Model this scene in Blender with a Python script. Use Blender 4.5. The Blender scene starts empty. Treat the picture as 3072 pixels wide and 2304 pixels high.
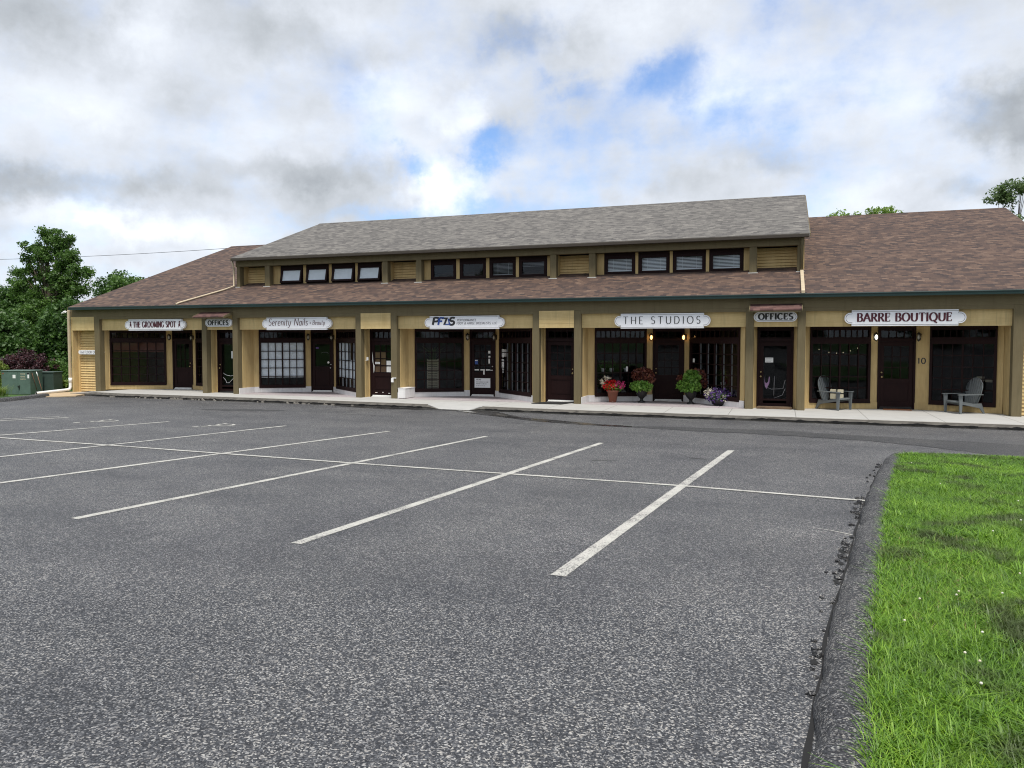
import bpy, math, random
import numpy as np
from mathutils import Matrix, Vector, noise as mnoise
R = math.radians
random.seed(7)
RNG = np.random.default_rng(11)
sc = bpy.context.scene
COL = sc.collection

# ---------------------------------------------------------------- camera
cd = bpy.data.cameras.new("camera")
cam = bpy.data.objects.new("camera", cd)
COL.objects.link(cam)
cam.location = (0, -24.706, 2.159)
cam.rotation_euler = (math.pi / 2 - 0.0427, 0, 0.341)
cd.sensor_width = 36
cd.lens = 2280 / 3072 * 36
cd.shift_y = -36 / 3072
cd.clip_start = 0.05
cd.clip_end = 3000
sc.camera = cam

# ---------------------------------------------------------------- sun, exposure
SUN_EL, SUN_AZ = 67.0, 148.0          # azimuth from +Y towards +X
sd = bpy.data.lights.new("sun", 'SUN')
sd.energy = 2.6
sd.angle = R(14)
sd.color = (1.0, 0.95, 0.88)
sun = bpy.data.objects.new("sun", sd)
COL.objects.link(sun)
sun.location = (10, -30, 40)
sv = Vector((math.cos(R(SUN_EL)) * math.sin(R(SUN_AZ)), math.cos(R(SUN_EL)) * math.cos(R(SUN_AZ)), math.sin(R(SUN_EL))))
sun.rotation_euler = sv.to_track_quat('Z', 'Y').to_euler()
sc.view_settings.view_transform = 'Standard'
sc.view_settings.look = 'None'
sc.view_settings.exposure = 0.66
sc.view_settings.gamma = 1.0
sc.render.engine = 'CYCLES'
sc.cycles.max_bounces = 6
sc.cycles.transparent_max_bounces = 16
sc.cycles.use_denoising = True
sc.cycles.denoising_prefilter = 'NONE'
sc.cycles.denoising_input_passes = 'RGB_ALBEDO_NORMAL'
sc.cycles.filter_width = 1.1
sc.cycles.sample_clamp_indirect = 4.0


class NT:
    """small helper round a node tree"""
    def __init__(self, tree):
        self.t = tree
        self.n = tree.nodes
        self.n.clear()

    def add(self, kind, ins=None, **props):
        nd = self.n.new(kind)
        for k, v in props.items():
            setattr(nd, k, v)
        for k, v in (ins or {}).items():
            s = nd.inputs[k]
            if isinstance(v, bpy.types.NodeSocket):
                self.t.links.new(v, s)
            elif isinstance(v, bpy.types.Node):
                self.t.links.new(v.outputs[0], s)
            else:
                if hasattr(s.default_value, '__len__') and len(s.default_value) == 4 and len(v) == 3:
                    v = (*v, 1)
                s.default_value = v
        return nd

    def math(self, op, a, b=0.0, c=None, clamp=False):
        ins = {0: a, 1: b}
        if c is not None:
            ins[2] = c
        return self.add('ShaderNodeMath', ins, operation=op, use_clamp=clamp).outputs[0]

    def vmath(self, op, a, b=(0, 0, 0), c=None):
        ins = {0: a, 1: b}
        if c is not None:
            ins[2] = c
        nd = self.add('ShaderNodeVectorMath', ins, operation=op)
        return nd.outputs['Value'] if op in ('LENGTH', 'DISTANCE', 'DOT_PRODUCT') else nd.outputs[0]

    def ramp(self, fac, stops, interp='LINEAR'):
        nd = self.add('ShaderNodeValToRGB', {0: fac})
        cr = nd.color_ramp
        cr.interpolation = interp
        while len(cr.elements) < len(stops):
            cr.elements.new(0.5)
        for e, (p, c) in zip(cr.elements, stops):
            e.position = p
            e.color = (*c, 1) if len(c) == 3 else c
        return nd.outputs[0]

    def mix(self, fac, a, b, blend='MIX'):
        nd = self.add('ShaderNodeMix', data_type='RGBA', blend_type=blend)
        for i, v in ((0, fac), (6, a), (7, b)):
            s = nd.inputs[i]
            if isinstance(v, bpy.types.NodeSocket):
                self.t.links.new(v, s)
            else:
                s.default_value = (*v, 1) if hasattr(v, '__len__') and len(v) == 3 else v
        return nd.outputs[2]

    def noise(self, vec, scale, detail=4, rough=0.55, dist=0.0):
        nd = self.add('ShaderNodeTexNoise', {'Scale': scale, 'Detail': detail, 'Roughness': rough, 'Distortion': dist})
        if vec is not None:
            self.t.links.new(vec, nd.inputs['Vector'])
        return nd.outputs


# ---------------------------------------------------------------- sky: Nishita air with a broken cloud deck
def make_world():
    w = bpy.data.worlds.new("World")
    sc.world = w
    w.use_nodes = True
    k = NT(w.node_tree)
    tc = k.add('ShaderNodeTexCoord')
    d = k.vmath('NORMALIZE', tc.outputs['Generated'])
    sep = k.add('ShaderNodeSeparateXYZ', {0: d})
    az = k.math('ARCTAN2', sep.outputs[0], sep.outputs[1])
    el = k.math('ARCSINE', sep.outputs[2])
    deg = 57.29578
    v = k.add('ShaderNodeCombineXYZ', {0: k.math('MULTIPLY', az, deg), 1: k.math('MULTIPLY', el, deg), 2: 0.0}).outputs[0]
    # cloud plane coordinates for perspective-flattened noise
    zz = k.math('ADD', k.math('MAXIMUM', sep.outputs[2], 0.0), 0.16)
    pl = k.add('ShaderNodeCombineXYZ', {0: k.math('DIVIDE', sep.outputs[0], zz), 1: k.math('DIVIDE', sep.outputs[1], zz), 2: 0.0}).outputs[0]
    n_warp = k.noise(d, 5.0, 7, 0.62)
    n_fine = k.noise(d, 13.0, 7, 0.6)
    warp = k.vmath('SUBTRACT', n_warp['Color'], (0.5, 0.5, 0.5))
    v = k.vmath('MULTIPLY_ADD', warp, (13.0, 8.0, 0.0), v)
    warp2 = k.vmath('SUBTRACT', n_fine['Color'], (0.5, 0.5, 0.5))
    v = k.vmath('MULTIPLY_ADD', warp2, (5.0, 3.5, 0.0), v)

    def blobs(lst):
        acc = None
        for (a, e, ra, re, amp) in lst:
            q = k.vmath('MULTIPLY_ADD', v, (1 / ra, 1 / re, 0), (-a / ra, -e / re, 0))
            ln = k.vmath('LENGTH', q)
            f = k.add('ShaderNodeMapRange', {0: ln, 1: 0.0, 2: 1.0, 3: amp, 4: 0.0}, interpolation_type='SMOOTHSTEP').outputs[0]
            acc = f if acc is None else k.math('ADD', acc, f)
        return acc
    gaps = blobs([(-22.0, 14.4, 5.0, 2.2, 1.35), (-28.2, 12.4, 3.4, 1.5, 0.9), (-20.0, 9.9, 8.0, 2.0, 1.0), (-31, 9.4, 9, 1.7, .8),
                  (-7.5, 18.4, 5.0, 3.2, 1.1), (-15.4, 17.6, 4.0, 2.0, 0.8), (-12.0, 15.4, 10.0, 3.8, 0.7),
                  (-1.0, 14.6, 6.0, 2.4, 0.6), (-19.4, 20.8, 3.4, 2.6, 0.6), (2.5, 17, 6.0, 4, 0.4), (-14, 11.5, 6, 1.8, 0.35),
                  (4, 21, 7, 3, .3), (-45.5, 5.0, 9, 1.2, 0.35), (30, 22, 12, 8, .6), (-3, 17.0, 15, 6.0, 0.62), (-17, 12.5, 11, 4, 0.45), (4, 12.5, 9, 3, 0.3), (-36, 17.5, 9, 3, 0.15), (-90, 25, 18, 9, .7), (120, 30, 25, 12, .8)])
    shade = blobs([(-52, 20.5, 7, 3.0, -0.26), (-44.5, 19.5, 4.5, 3.2, 0.22), (-35.5, 20.6, 8, 3.0, -0.30), (-50, 15.8, 10, 2.6, 0.16),
                   (-43.0, 15.6, 5, 2.2, -0.14), (-53, 9.9, 13, 2.1, -0.36), (-36.5, 12.0, 8.0, 1.5, -0.22), (-43, 10.6, 8, 1.6, -0.12),
                   (-45.5, 7.6, 11, 1.5, 0.28), (-29, 17.4, 5.0, 3.4, 0.25), (-24.5, 16.6, 3.2, 2.8, 0.3), (-25.6, 11.3, 5.5, 2.8, 0.5),
                   (-20, 21, 6, 3, -0.22), (-13, 21.5, 8, 3, .12), (13.5, 14.6, 5.5, 2.6, -0.5), (13.0, 9.7, 6.0, 1.6, -0.25),
                   (-1.2, 12.4, 6.5, 1.7, -0.22), (-12.5, 9.8, 8, 1.3, -0.12), (0, 17, 15, 6, 0.30), (-48, 5.5, 10, 1.5, 0.12), (8, 9.5, 5, 2, .1),
                   (-30, 14, 7, 2.0, 0.12), (-60, 40, 50, 14, -0.2), (40, 45, 60, 20, -.1)])
    n1 = k.noise(d, 7.0, 8, 0.6)['Fac']
    n2 = k.noise(pl, 1.5, 8, 0.62)['Fac']
    n3 = k.noise(k.vmath('MULTIPLY', d, (1, 1, 2.4)), 4.0, 6, 0.55)['Fac']
    g = k.math('ADD', k.math('MULTIPLY', gaps, 0.85), k.math('MULTIPLY', k.math('SUBTRACT', n1, 0.5), 2.6))
    g = k.math('ADD', g, k.math('MULTIPLY', k.math('SUBTRACT', n_fine['Fac'], 0.5), 0.9))
    g = k.math('ADD', g, k.math('MULTIPLY', k.math('SUBTRACT', n2, 0.5), 1.2))
    clear = k.add('ShaderNodeMapRange', {0: g, 1: -0.15, 2: 1.35, 3: 0.0, 4: 0.92}, interpolation_type='SMOOTHSTEP').outputs[0]
    s = k.math('ADD', k.math('MULTIPLY', k.math('SUBTRACT', n3, 0.5), 0.7), shade)
    s = k.math('ADD', s, k.math('MULTIPLY', k.math('SUBTRACT', n_fine['Fac'], 0.5), 0.45))
    s = k.math('ADD', s, k.math('MULTIPLY', k.math('SUBTRACT', n1, 0.5), 0.7))
    s = k.math('ADD', s, 0.60, clamp=True)
    cloud = k.ramp(s, [(0.0, (0.22, 0.24, 0.265)), (0.3, (0.35, 0.375, 0.405)), (0.6, (0.50, 0.53, 0.58)), (0.85, (0.64, 0.675, 0.725)), (1.0, (0.76, 0.785, 0.82))])
    sky = k.add('ShaderNodeTexSky', sky_type='NISHITA')
    sky.sun_disc = False
    sky.sun_elevation = R(SUN_EL)
    sky.sun_rotation = R(SUN_AZ)
    sky.air_density = 1.0
    sky.dust_density = 0.6
    STR = 0.12
    cl = k.mix(1.0, cloud, (1 / STR, 1 / STR, 1 / STR), 'MULTIPLY')
    blue = k.mix(1.0, sky.outputs[0], (0.60, 0.80, 1.05), 'MULTIPLY')
    col = k.mix(clear, cl, blue)
    bg = k.add('ShaderNodeBackground', {0: col, 1: STR})
    out = k.add('ShaderNodeOutputWorld')
    w.node_tree.links.new(bg.outputs[0], out.inputs[0])
    w.cycles.sampling_method = 'MANUAL'
    w.cycles.sample_map_resolution = 512


make_world()

# ---------------------------------------------------------------- materials
MATS = {}


def mat(name, fn):
    m = bpy.data.materials.new(name)
    m.use_nodes = True
    k = NT(m.node_tree)
    out = k.add('ShaderNodeOutputMaterial')
    sh = fn(k)
    m.node_tree.links.new(sh, out.inputs[0])
    MATS[name] = m
    return m


def principled(k, col, rough=0.6, bump=None, bstr=0.3, bdist=0.01, **kw):
    ins = {'Base Color': col, 'Roughness': rough}
    ins.update(kw)
    if bump is not None:
        ins['Normal'] = k.add('ShaderNodeBump', {'Strength': bstr, 'Distance': bdist, 'Height': bump}).outputs[0]
    return k.add('ShaderNodeBsdfPrincipled', ins).outputs[0]


def obj_co(k):
    return k.add('ShaderNodeTexCoord').outputs['Object']


def geo_co(k):
    return k.add('ShaderNodeNewGeometry').outputs['Position']


def scale_v(k, v, s):
    return k.vmath('MULTIPLY', v, s)


def m_wood(base, stain, rough=0.75, vert=True, amt=0.6, spec=0.35):
    def f(k):
        p = geo_co(k)
        g = k.noise(scale_v(k, p, (38, 38, 1.6) if vert else (1.8, 38, 60)), 1.0, 5, 0.6)['Fac']
        blot = k.noise(scale_v(k, p, (2.2, 2.2, 0.8)), 1.6, 5, 0.65)['Fac']
        dr = k.noise(scale_v(k, p, (9, 9, 0.7)), 1.3, 4, 0.6)['Fac']
        c = k.mix(k.math('MULTIPLY', k.ramp(g, [(0.3, (0, 0, 0)), (0.72, (1, 1, 1))]), amt), base, stain)
        c = k.mix(k.math('MULTIPLY', k.ramp(blot, [(0.42, (0, 0, 0)), (0.72, (1, 1, 1))]), 0.6), c, stain)
        c = k.mix(k.math('MULTIPLY', k.ramp(dr, [(0.55, (0, 0, 0)), (0.75, (1, 1, 1))]), 0.5), c, tuple(x * 0.5 for x in base))
        return principled(k, c, rough, g, 0.35, 0.006, **{'Specular IOR Level': spec})
    return f


def m_plain(col, rough=0.5, var=0.12, **kw):
    def f(k):
        p = geo_co(k)
        n = k.noise(p, 5.0, 5, 0.6)['Fac']
        c = k.mix(k.ramp(n, [(0.3, (0, 0, 0)), (0.7, (1, 1, 1))]), tuple(x * (1 - var) for x in col), tuple(min(1, x * (1 + var)) for x in col))
        return principled(k, c, rough, **kw)
    return f


def m_shingle(cols, dark, scale_row=0.145):
    def f(k):
        p = geo_co(k)
        sp = k.add('ShaderNodeSeparateXYZ', {0: p})
        q = k.add('ShaderNodeCombineXYZ', {0: sp.outputs[0], 1: k.math('MULTIPLY', sp.outputs[1], 1.065), 2: 0.0}).outputs[0]
        br = k.add('ShaderNodeTexBrick', {'Vector': q, 'Color1': (0, 0, 0, 1), 'Color2': (1, 1, 1, 1), 'Mortar': (0.5, 0.5, 0.5, 1), 'Scale': 1.0,
                                           'Mortar Size': 0.006, 'Brick Width': 0.19, 'Row Height': scale_row, 'Bias': 0.0}, offset=0.37, squash=1.0)
        br2 = k.add('ShaderNodeTexBrick', {'Vector': k.vmath('ADD', q, (0.31, 0, 0)), 'Color1': (0, 0, 0, 1), 'Color2': (1, 1, 1, 1), 'Mortar': (0.5, 0.5, 0.5, 1), 'Scale': 1.0,
                                           'Mortar Size': 0.0, 'Brick Width': 0.33, 'Row Height': scale_row, 'Bias': 0.0}, offset=0.61, squash=1.0)
        n = k.noise(scale_v(k, q, (1.2, 2.0, 1)), 1.4, 4, 0.6)['Fac']
        gr = k.noise(q, 60.0, 3, 0.6)['Fac']
        f1 = k.math('ADD', k.math('MULTIPLY', br.outputs[0], 0.45), k.math('MULTIPLY', br2.outputs[0], 0.28))
        f1 = k.math('ADD', f1, k.math('MULTIPLY', k.math('SUBTRACT', n, 0.5), 0.15))
        f1 = k.math('ADD', f1, 0.04)
        f1 = k.math('ADD', f1, k.math('MULTIPLY', k.math('SUBTRACT', gr, 0.5), 0.3))
        c = k.ramp(f1, [(0.12, cols[0]), (0.32, cols[1]), (0.46, cols[2]), (0.60, cols[3]), (0.80, cols[4])])
        # butt-edge shadow line of each course
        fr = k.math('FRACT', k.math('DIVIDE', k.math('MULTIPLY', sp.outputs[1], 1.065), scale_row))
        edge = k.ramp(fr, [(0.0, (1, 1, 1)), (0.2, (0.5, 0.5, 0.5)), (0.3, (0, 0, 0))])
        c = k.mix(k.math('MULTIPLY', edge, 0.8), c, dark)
        h = k.math('SUBTRACT', k.math('MULTIPLY', br2.outputs[0], 0.5), k.math('MULTIPLY', fr, -0.8))
        return principled(k, c, 0.9, h, 0.35, 0.01)
    return f


def m_asphalt(tone=1.0, rough=0.9, wet=False):
    def f(k):
        p = geo_co(k)
        vor = k.add('ShaderNodeTexVoronoi', {'Vector': p, 'Scale': 118.0, 'Randomness': 1.0}, feature='F1')
        vr = k.add('ShaderNodeSeparateColor', {0: vor.outputs['Color']}).outputs[0]
        big = k.noise(p, 46.0, 2, 0.7)['Fac']
        mot = k.noise(scale_v(k, p, (0.5, 0.9, 1)), 0.9, 6, 0.62)['Fac']
        pat = k.noise(p, 2.6, 4, 0.6)['Fac']
        t = tone
        c = k.ramp(vr, [(0.0, (0.016 * t, 0.018 * t, 0.023 * t)), (0.42, (0.062 * t, 0.068 * t, 0.080 * t)), (0.72, (0.15 * t, 0.158 * t, 0.172 * t)), (1.0, (0.60 * t, 0.60 * t, 0.58 * t))])
        warmth = k.add('ShaderNodeSeparateColor', {0: vor.outputs['Color']}).outputs[1]
        c = k.mix(k.math('MULTIPLY', warmth, 0.35), c, k.mix(1.0, c, (1.18, 1.0, 0.78), 'MULTIPLY'))
        c = k.mix(1.0, c, k.ramp(big, [(0.28, (0.62, 0.62, 0.64)), (0.5, (1, 1, 1)), (0.75, (1.4, 1.4, 1.38))]), 'MULTIPLY')
        c = k.mix(1.0, c, k.ramp(mot, [(0.28, (0.66, 0.67, 0.70)), (0.5, (0.98, 0.98, 0.99)), (0.75, (1.26, 1.25, 1.24))]), 'MULTIPLY')
        c = k.mix(1.0, c, k.ramp(pat, [(0.3, (0.86, 0.86, 0.87)), (0.7, (1.1, 1.1, 1.1))]), 'MULTIPLY')
        sc_ = k.noise(scale_v(k, p, (0.55, 0.12, 1)), 1.6, 5, 0.6)['Fac']
        c = k.mix(1.0, c, k.ramp(sc_, [(0.3, (0.88, 0.88, 0.9)), (0.5, (1, 1, 1)), (0.7, (1.08, 1.07, 1.05))]), 'MULTIPLY')
        oil = k.noise(p, 1.15, 2, 0.4)['Fac']
        c = k.mix(1.0, c, k.ramp(oil, [(0.2, (0.5, 0.5, 0.5)), (0.27, (1, 1, 1))]), 'MULTIPLY')
        rg = rough
        if wet:
            rg = k.ramp(pat, [(0.35, (0.1, 0.1, 0.1)), (0.62, (0.5, 0.5, 0.5))])
        return principled(k, c, rg, k.math('MULTIPLY', vor.outputs['Distance'], -1.0), 0.15 if wet else 0.35, 0.003)
    return f


def m_concrete(col, joints=True, dirt=0.35):
    def f(k):
        p = geo_co(k)
        n = k.noise(p, 1.6, 6, 0.65)['Fac']
        fine = k.noise(p, 45.0, 3, 0.6)['Fac']
        c = k.mix(k.math('MULTIPLY', k.ramp(n, [(0.45, (0, 0, 0)), (0.8, (1, 1, 1))]), dirt), col, tuple(x * 0.55 for x in col))
        c = k.mix(k.math('MULTIPLY', fine, 0.2), c, tuple(x * 0.6 for x in col))
        if joints:
            sp = k.add('ShaderNodeSeparateXYZ', {0: p})
            fx = k.math('FRACT', k.math('DIVIDE', k.math('ADD', sp.outputs[0], 60.0), 1.83))
            j = k.math('LESS_THAN', fx, 0.011)
            c = k.mix(k.math('MULTIPLY', j, 0.7), c, (0.12, 0.115, 0.1))
        return principled(k, c, 0.85, fine, 0.15, 0.003)
    return f


def m_paint_worn(col):
    def f(k):
        p = geo_co(k)
        n = k.noise(p, 55.0, 4, 0.7)['Fac']
        n2 = k.noise(p, 3.0, 3, 0.6)['Fac']
        m = k.math('ADD', n, k.math('MULTIPLY', k.math('SUBTRACT', n2, 0.5), 0.5))
        c = k.ramp(m, [(0.37, (0.12, 0.12, 0.12)), (0.43, tuple(x * 0.75 for x in col)), (0.6, col)])
        return principled(k, c, 0.75, n, 0.3, 0.003)
    return f


def m_leaf(cols, trans=0.25, rough=0.5, patch=None):
    def f(k):
        g = k.add('ShaderNodeNewGeometry')
        r = g.outputs['Random Per Island']
        n = k.noise(g.outputs['Position'], 0.9, 3, 0.6)['Fac']
        fac = k.math('ADD', k.math('MULTIPLY', r, 0.62), k.math('MULTIPLY', k.math('SUBTRACT', k.math('MULTIPLY', n, 1.8), 0.4), 0.38))
        st = [(i / (len(cols) - 1), c) for i, c in enumerate(cols)]
        c = k.ramp(fac, st)
        if patch:
            pn = k.noise(g.outputs['Position'], patch[1], 4, 0.65)['Fac']
            c = k.mix(k.ramp(pn, [(patch[2], (0, 0, 0)), (patch[2] + 0.12, (1, 1, 1))]), c, patch[0])
        pr = k.add('ShaderNodeBsdfPrincipled', {'Base Color': c, 'Roughness': rough})
        tr = k.add('ShaderNodeBsdfTranslucent', {'Color': c})
        return k.add('ShaderNodeMixShader', {0: trans, 1: pr.outputs[0], 2: tr.outputs[0]}).outputs[0]
    return f


def m_glass(tint=0.5):
    def f(k):
        n = k.noise(geo_co(k), 1.4, 2, 0.5)['Fac']
        nrm = k.add('ShaderNodeBump', {'Strength': 0.12, 'Distance': 0.02, 'Height': n}).outputs[0]
        gl = k.add('ShaderNodeBsdfGlossy', {'Color': (0.9, 0.95, 1.0, 1), 'Roughness': 0.03, 'Normal': nrm})
        tr = k.add('ShaderNodeBsdfTransparent', {'Color': (tint, tint * 1.03, tint * 1.05, 1)})
        fr = k.add('ShaderNodeFresnel', {'IOR': 1.5, 'Normal': nrm})
        fac = k.math('ADD', k.math('MULTIPLY', fr.outputs[0], 0.55), 0.005)
        return k.add('ShaderNodeMixShader', {0: fac, 1: tr.outputs[0], 2: gl.outputs[0]}).outputs[0]
    return f


mat('tan_wood', m_wood((0.57, 0.43, 0.205), (0.38, 0.26, 0.11)))
mat('tan_board', m_wood((0.64, 0.495, 0.245), (0.44, 0.31, 0.13), vert=False, amt=0.5))
mat('siding', m_wood((0.68, 0.51, 0.25), (0.5, 0.34, 0.14), vert=False, amt=0.4))
mat('olive_wood', m_wood((0.165, 0.135, 0.073), (0.11, 0.085, 0.042)))
mat('olive_beam', m_wood((0.165, 0.135, 0.073), (0.115, 0.09, 0.046), vert=False))
mat('dark_brown', m_wood((0.019, 0.0075, 0.0075), (0.011, 0.005, 0.005), rough=0.55, amt=0.4, spec=0.12))
mat('white_board', m_wood((0.78, 0.77, 0.76), (0.6, 0.58, 0.56), rough=0.6, vert=False, amt=0.25))
mat('green_gutter', m_plain((0.006, 0.028, 0.026), 0.4))
mat('brown_gutter', m_plain((0.045, 0.035, 0.025), 0.45))
mat('beige_metal', m_plain((0.50, 0.41, 0.28), 0.5))
mat('white_plastic', m_plain((0.78, 0.78, 0.76), 0.4, 0.05))
mat('flashing', m_plain((0.5, 0.5, 0.48), 0.45))
mat('shingle_brown', m_shingle([(0.033, 0.022, 0.020), (0.063, 0.039, 0.030), (0.092, 0.055, 0.039), (0.120, 0.075, 0.052), (0.17, 0.112, 0.080)], (0.035, 0.022, 0.022)))
mat('shingle_grey', m_shingle([(0.07, 0.065, 0.062), (0.108, 0.101, 0.093), (0.138, 0.130, 0.118), (0.168, 0.157, 0.142), (0.22, 0.205, 0.183)], (0.05, 0.046, 0.045)))
mat('shingle_red', m_shingle([(0.05, 0.024, 0.022), (0.075, 0.035, 0.032), (0.10, 0.046, 0.04), (0.13, 0.065, 0.055), (0.18, 0.1, 0.085)], (0.025, 0.015, 0.015)))
mat('asphalt', m_asphalt(0.53, 0.62))
mat('asphalt_kerb', m_asphalt(0.40, 0.85))
mat('asphalt_seal', m_asphalt(0.30, 0.7))
mat('asphalt_wet', m_asphalt(0.2, 0.3, wet=True))
mat('water', lambda k: principled(k, (0.02, 0.02, 0.022, 1), 0.04))
mat('decal_mauve', m_plain((0.25, 0.15, 0.27), 0.6))
mat('crack_fill', m_plain((0.008, 0.008, 0.008), 0.9))
mat('concrete', m_concrete((0.42, 0.415, 0.395)))
mat('concrete_ramp', m_concrete((0.43, 0.43, 0.415), joints=False))
mat('kerb_face', m_concrete((0.19, 0.175, 0.15), joints=False, dirt=0.9))
mat('tan_concrete', m_concrete((0.48, 0.36, 0.22), joints=False))
mat('rubble', m_concrete((0.24, 0.22, 0.19), joints=False))
mat('line_paint', m_paint_worn((0.47, 0.46, 0.42)))
mat('glass', m_glass(0.66))
mat('glass_clear', m_glass(0.9))
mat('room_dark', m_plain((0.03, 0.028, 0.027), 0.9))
mat('blind_white', m_plain((0.84, 0.86, 0.88), 0.6, 0.04))
mat('sign_white', m_plain((0.80, 0.81, 0.84), 0.45, 0.04))
mat('letter_maroon', m_plain((0.075, 0.008, 0.018), 0.5))
mat('letter_black', m_plain((0.02, 0.02, 0.022), 0.5))
mat('letter_blue', m_plain((0.02, 0.065, 0.28), 0.5))
mat('letter_grey', m_plain((0.22, 0.22, 0.24), 0.5))
mat('border_grey', m_plain((0.16, 0.15, 0.15), 0.5))
mat('sign_edge', m_plain((0.10, 0.085, 0.07), 0.6))
mat('black_metal', m_plain((0.012, 0.012, 0.012), 0.4))
mat('brass', m_plain((0.5, 0.38, 0.18), 0.3, 0.1, **{'Metallic': 0.8}))
mat('steel', m_plain((0.6, 0.6, 0.6), 0.3, 0.1, **{'Metallic': 0.7}))
mat('paper', m_plain((0.78, 0.78, 0.76), 0.7, 0.05))
mat('cardboard', m_plain((0.36, 0.21, 0.11), 0.8))
mat('cabinet_green', m_plain((0.085, 0.135, 0.11), 0.5, 0.15))
mat('cabinet_dark', m_plain((0.045, 0.07, 0.058), 0.5, 0.15))
mat('rust', m_plain((0.2, 0.09, 0.05), 0.8))
mat('chair_grey', m_plain((0.13, 0.145, 0.15), 0.55, 0.06))
mat('terracotta', m_plain((0.24, 0.09, 0.055), 0.8))
mat('cream', m_plain((0.55, 0.50, 0.36), 0.7))
mat('mat_black', m_plain((0.01, 0.01, 0.01), 0.95))
mat('mat_brown', m_plain((0.13, 0.085, 0.05), 0.95, 0.4))
mat('mat_orange', m_plain((0.28, 0.11, 0.045), 0.95, 0.3))
mat('bark', m_wood((0.13, 0.10, 0.075), (0.07, 0.055, 0.04), rough=0.9))
mat('soil', m_plain((0.10, 0.085, 0.05), 0.95, 0.4))
mat('leaf_tree', m_leaf([(0.030, 0.070, 0.014), (0.065, 0.135, 0.026), (0.11, 0.21, 0.04), (0.18, 0.31, 0.07)], 0.4))
mat('leaf_dark', m_leaf([(0.020, 0.052, 0.012), (0.042, 0.098, 0.020), (0.075, 0.155, 0.032), (0.13, 0.24, 0.052)], 0.35))
mat('leaf_light', m_leaf([(0.10, 0.18, 0.03), (0.17, 0.28, 0.045), (0.24, 0.37, 0.07), (0.30, 0.43, 0.11)], 0.45))
mat('leaf_haze', m_leaf([(0.07, 0.12, 0.05), (0.11, 0.17, 0.06), (0.16, 0.24, 0.09), (0.22, 0.3, 0.13)], 0.4))
mat('leaf_purple', m_leaf([(0.018, 0.008, 0.014), (0.035, 0.012, 0.018), (0.065, 0.018, 0.024), (0.13, 0.035, 0.035)], 0.15))
mat('leaf_yellow', m_leaf([(0.07, 0.13, 0.02), (0.13, 0.22, 0.03), (0.2, 0.28, 0.05), (0.32, 0.28, 0.09)], 0.3))
mat('leaf_pot', m_leaf([(0.06, 0.16, 0.02), (0.12, 0.27, 0.035), (0.2, 0.38, 0.06), (0.34, 0.5, 0.14)], 0.3))
mat('leaf_coleus', m_leaf([(0.04, 0.012, 0.012), (0.10, 0.025, 0.02), (0.17, 0.05, 0.03), (0.26, 0.14, 0.06)], 0.2))
mat('petal_red', m_leaf([(0.42, 0.006, 0.012), (0.62, 0.012, 0.015), (0.8, 0.03, 0.03)], 0.2))
mat('petal_pink', m_leaf([(0.45, 0.02, 0.12), (0.6, 0.05, 0.2), (0.7, 0.15, 0.3)], 0.2))
mat('petal_white', m_leaf([(0.7, 0.62, 0.42), (0.8, 0.76, 0.62), (0.85, 0.84, 0.78)], 0.2))
mat('petal_purple', m_leaf([(0.03, 0.012, 0.09), (0.07, 0.025, 0.17), (0.14, 0.07, 0.28), (0.4, 0.32, 0.5)], 0.15))
mat('grass_blade', m_leaf([(0.022, 0.065, 0.006), (0.075, 0.18, 0.010), (0.16, 0.32, 0.016), (0.32, 0.48, 0.045)], 0.25, 0.5, patch=((0.065, 0.10, 0.02), 1.3, 0.50)))
mat('grass_dry', m_leaf([(0.2, 0.15, 0.06), (0.3, 0.24, 0.1), (0.4, 0.33, 0.17)], 0.2))


def m_lawn(k):
    p = geo_co(k)
    n = k.noise(p, 1.1, 6, 0.65)['Fac']
    n2 = k.noise(p, 30, 4, 0.7)['Fac']
    c = k.ramp(n, [(0.3, (0.03, 0.075, 0.012)), (0.55, (0.06, 0.14, 0.02)), (0.8, (0.11, 0.12, 0.05))])
    c = k.mix(1.0, c, k.ramp(n2, [(0.3, (0.4, 0.4, 0.4)), (0.7, (1.3, 1.3, 1.3))]), 'MULTIPLY')
    return principled(k, c, 0.95, n2, 0.8, 0.03)


mat('lawn', m_lawn)


def m_tile(k):
    p = geo_co(k)
    br = k.add('ShaderNodeTexBrick', {'Vector': p, 'Color1': (0.34, 0.30, 0.31, 1), 'Color2': (0.40, 0.36, 0.37, 1), 'Mortar': (0.22, 0.2, 0.2, 1), 'Scale': 1.0,
                                       'Mortar Size': 0.008, 'Brick Width': 0.62, 'Row Height': 0.62}, offset=0.0)
    n = k.noise(p, 9, 4, 0.6)['Fac']
    c = k.mix(1.0, br.outputs[0], k.ramp(n, [(0.3, (0.8, 0.8, 0.8)), (0.7, (1.1, 1.1, 1.1))]), 'MULTIPLY')
    return principled(k, c, 0.7)


mat('tile', m_tile)


def m_lamp(col, strength):
    def f(k):
        return k.add('ShaderNodeEmission', {0: (*col, 1), 1: strength}).outputs[0]
    return f


mat('bulb_warm', m_lamp((1.0, 0.5, 0.16), 3.2))
mat('bulb_white', m_lamp((1.0, 0.95, 0.8), 2.0))
mat('bulb_string', m_lamp((1.0, 0.85, 0.5), 0.5))
mat('frosted', m_plain((0.5, 0.48, 0.42), 0.3))


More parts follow.
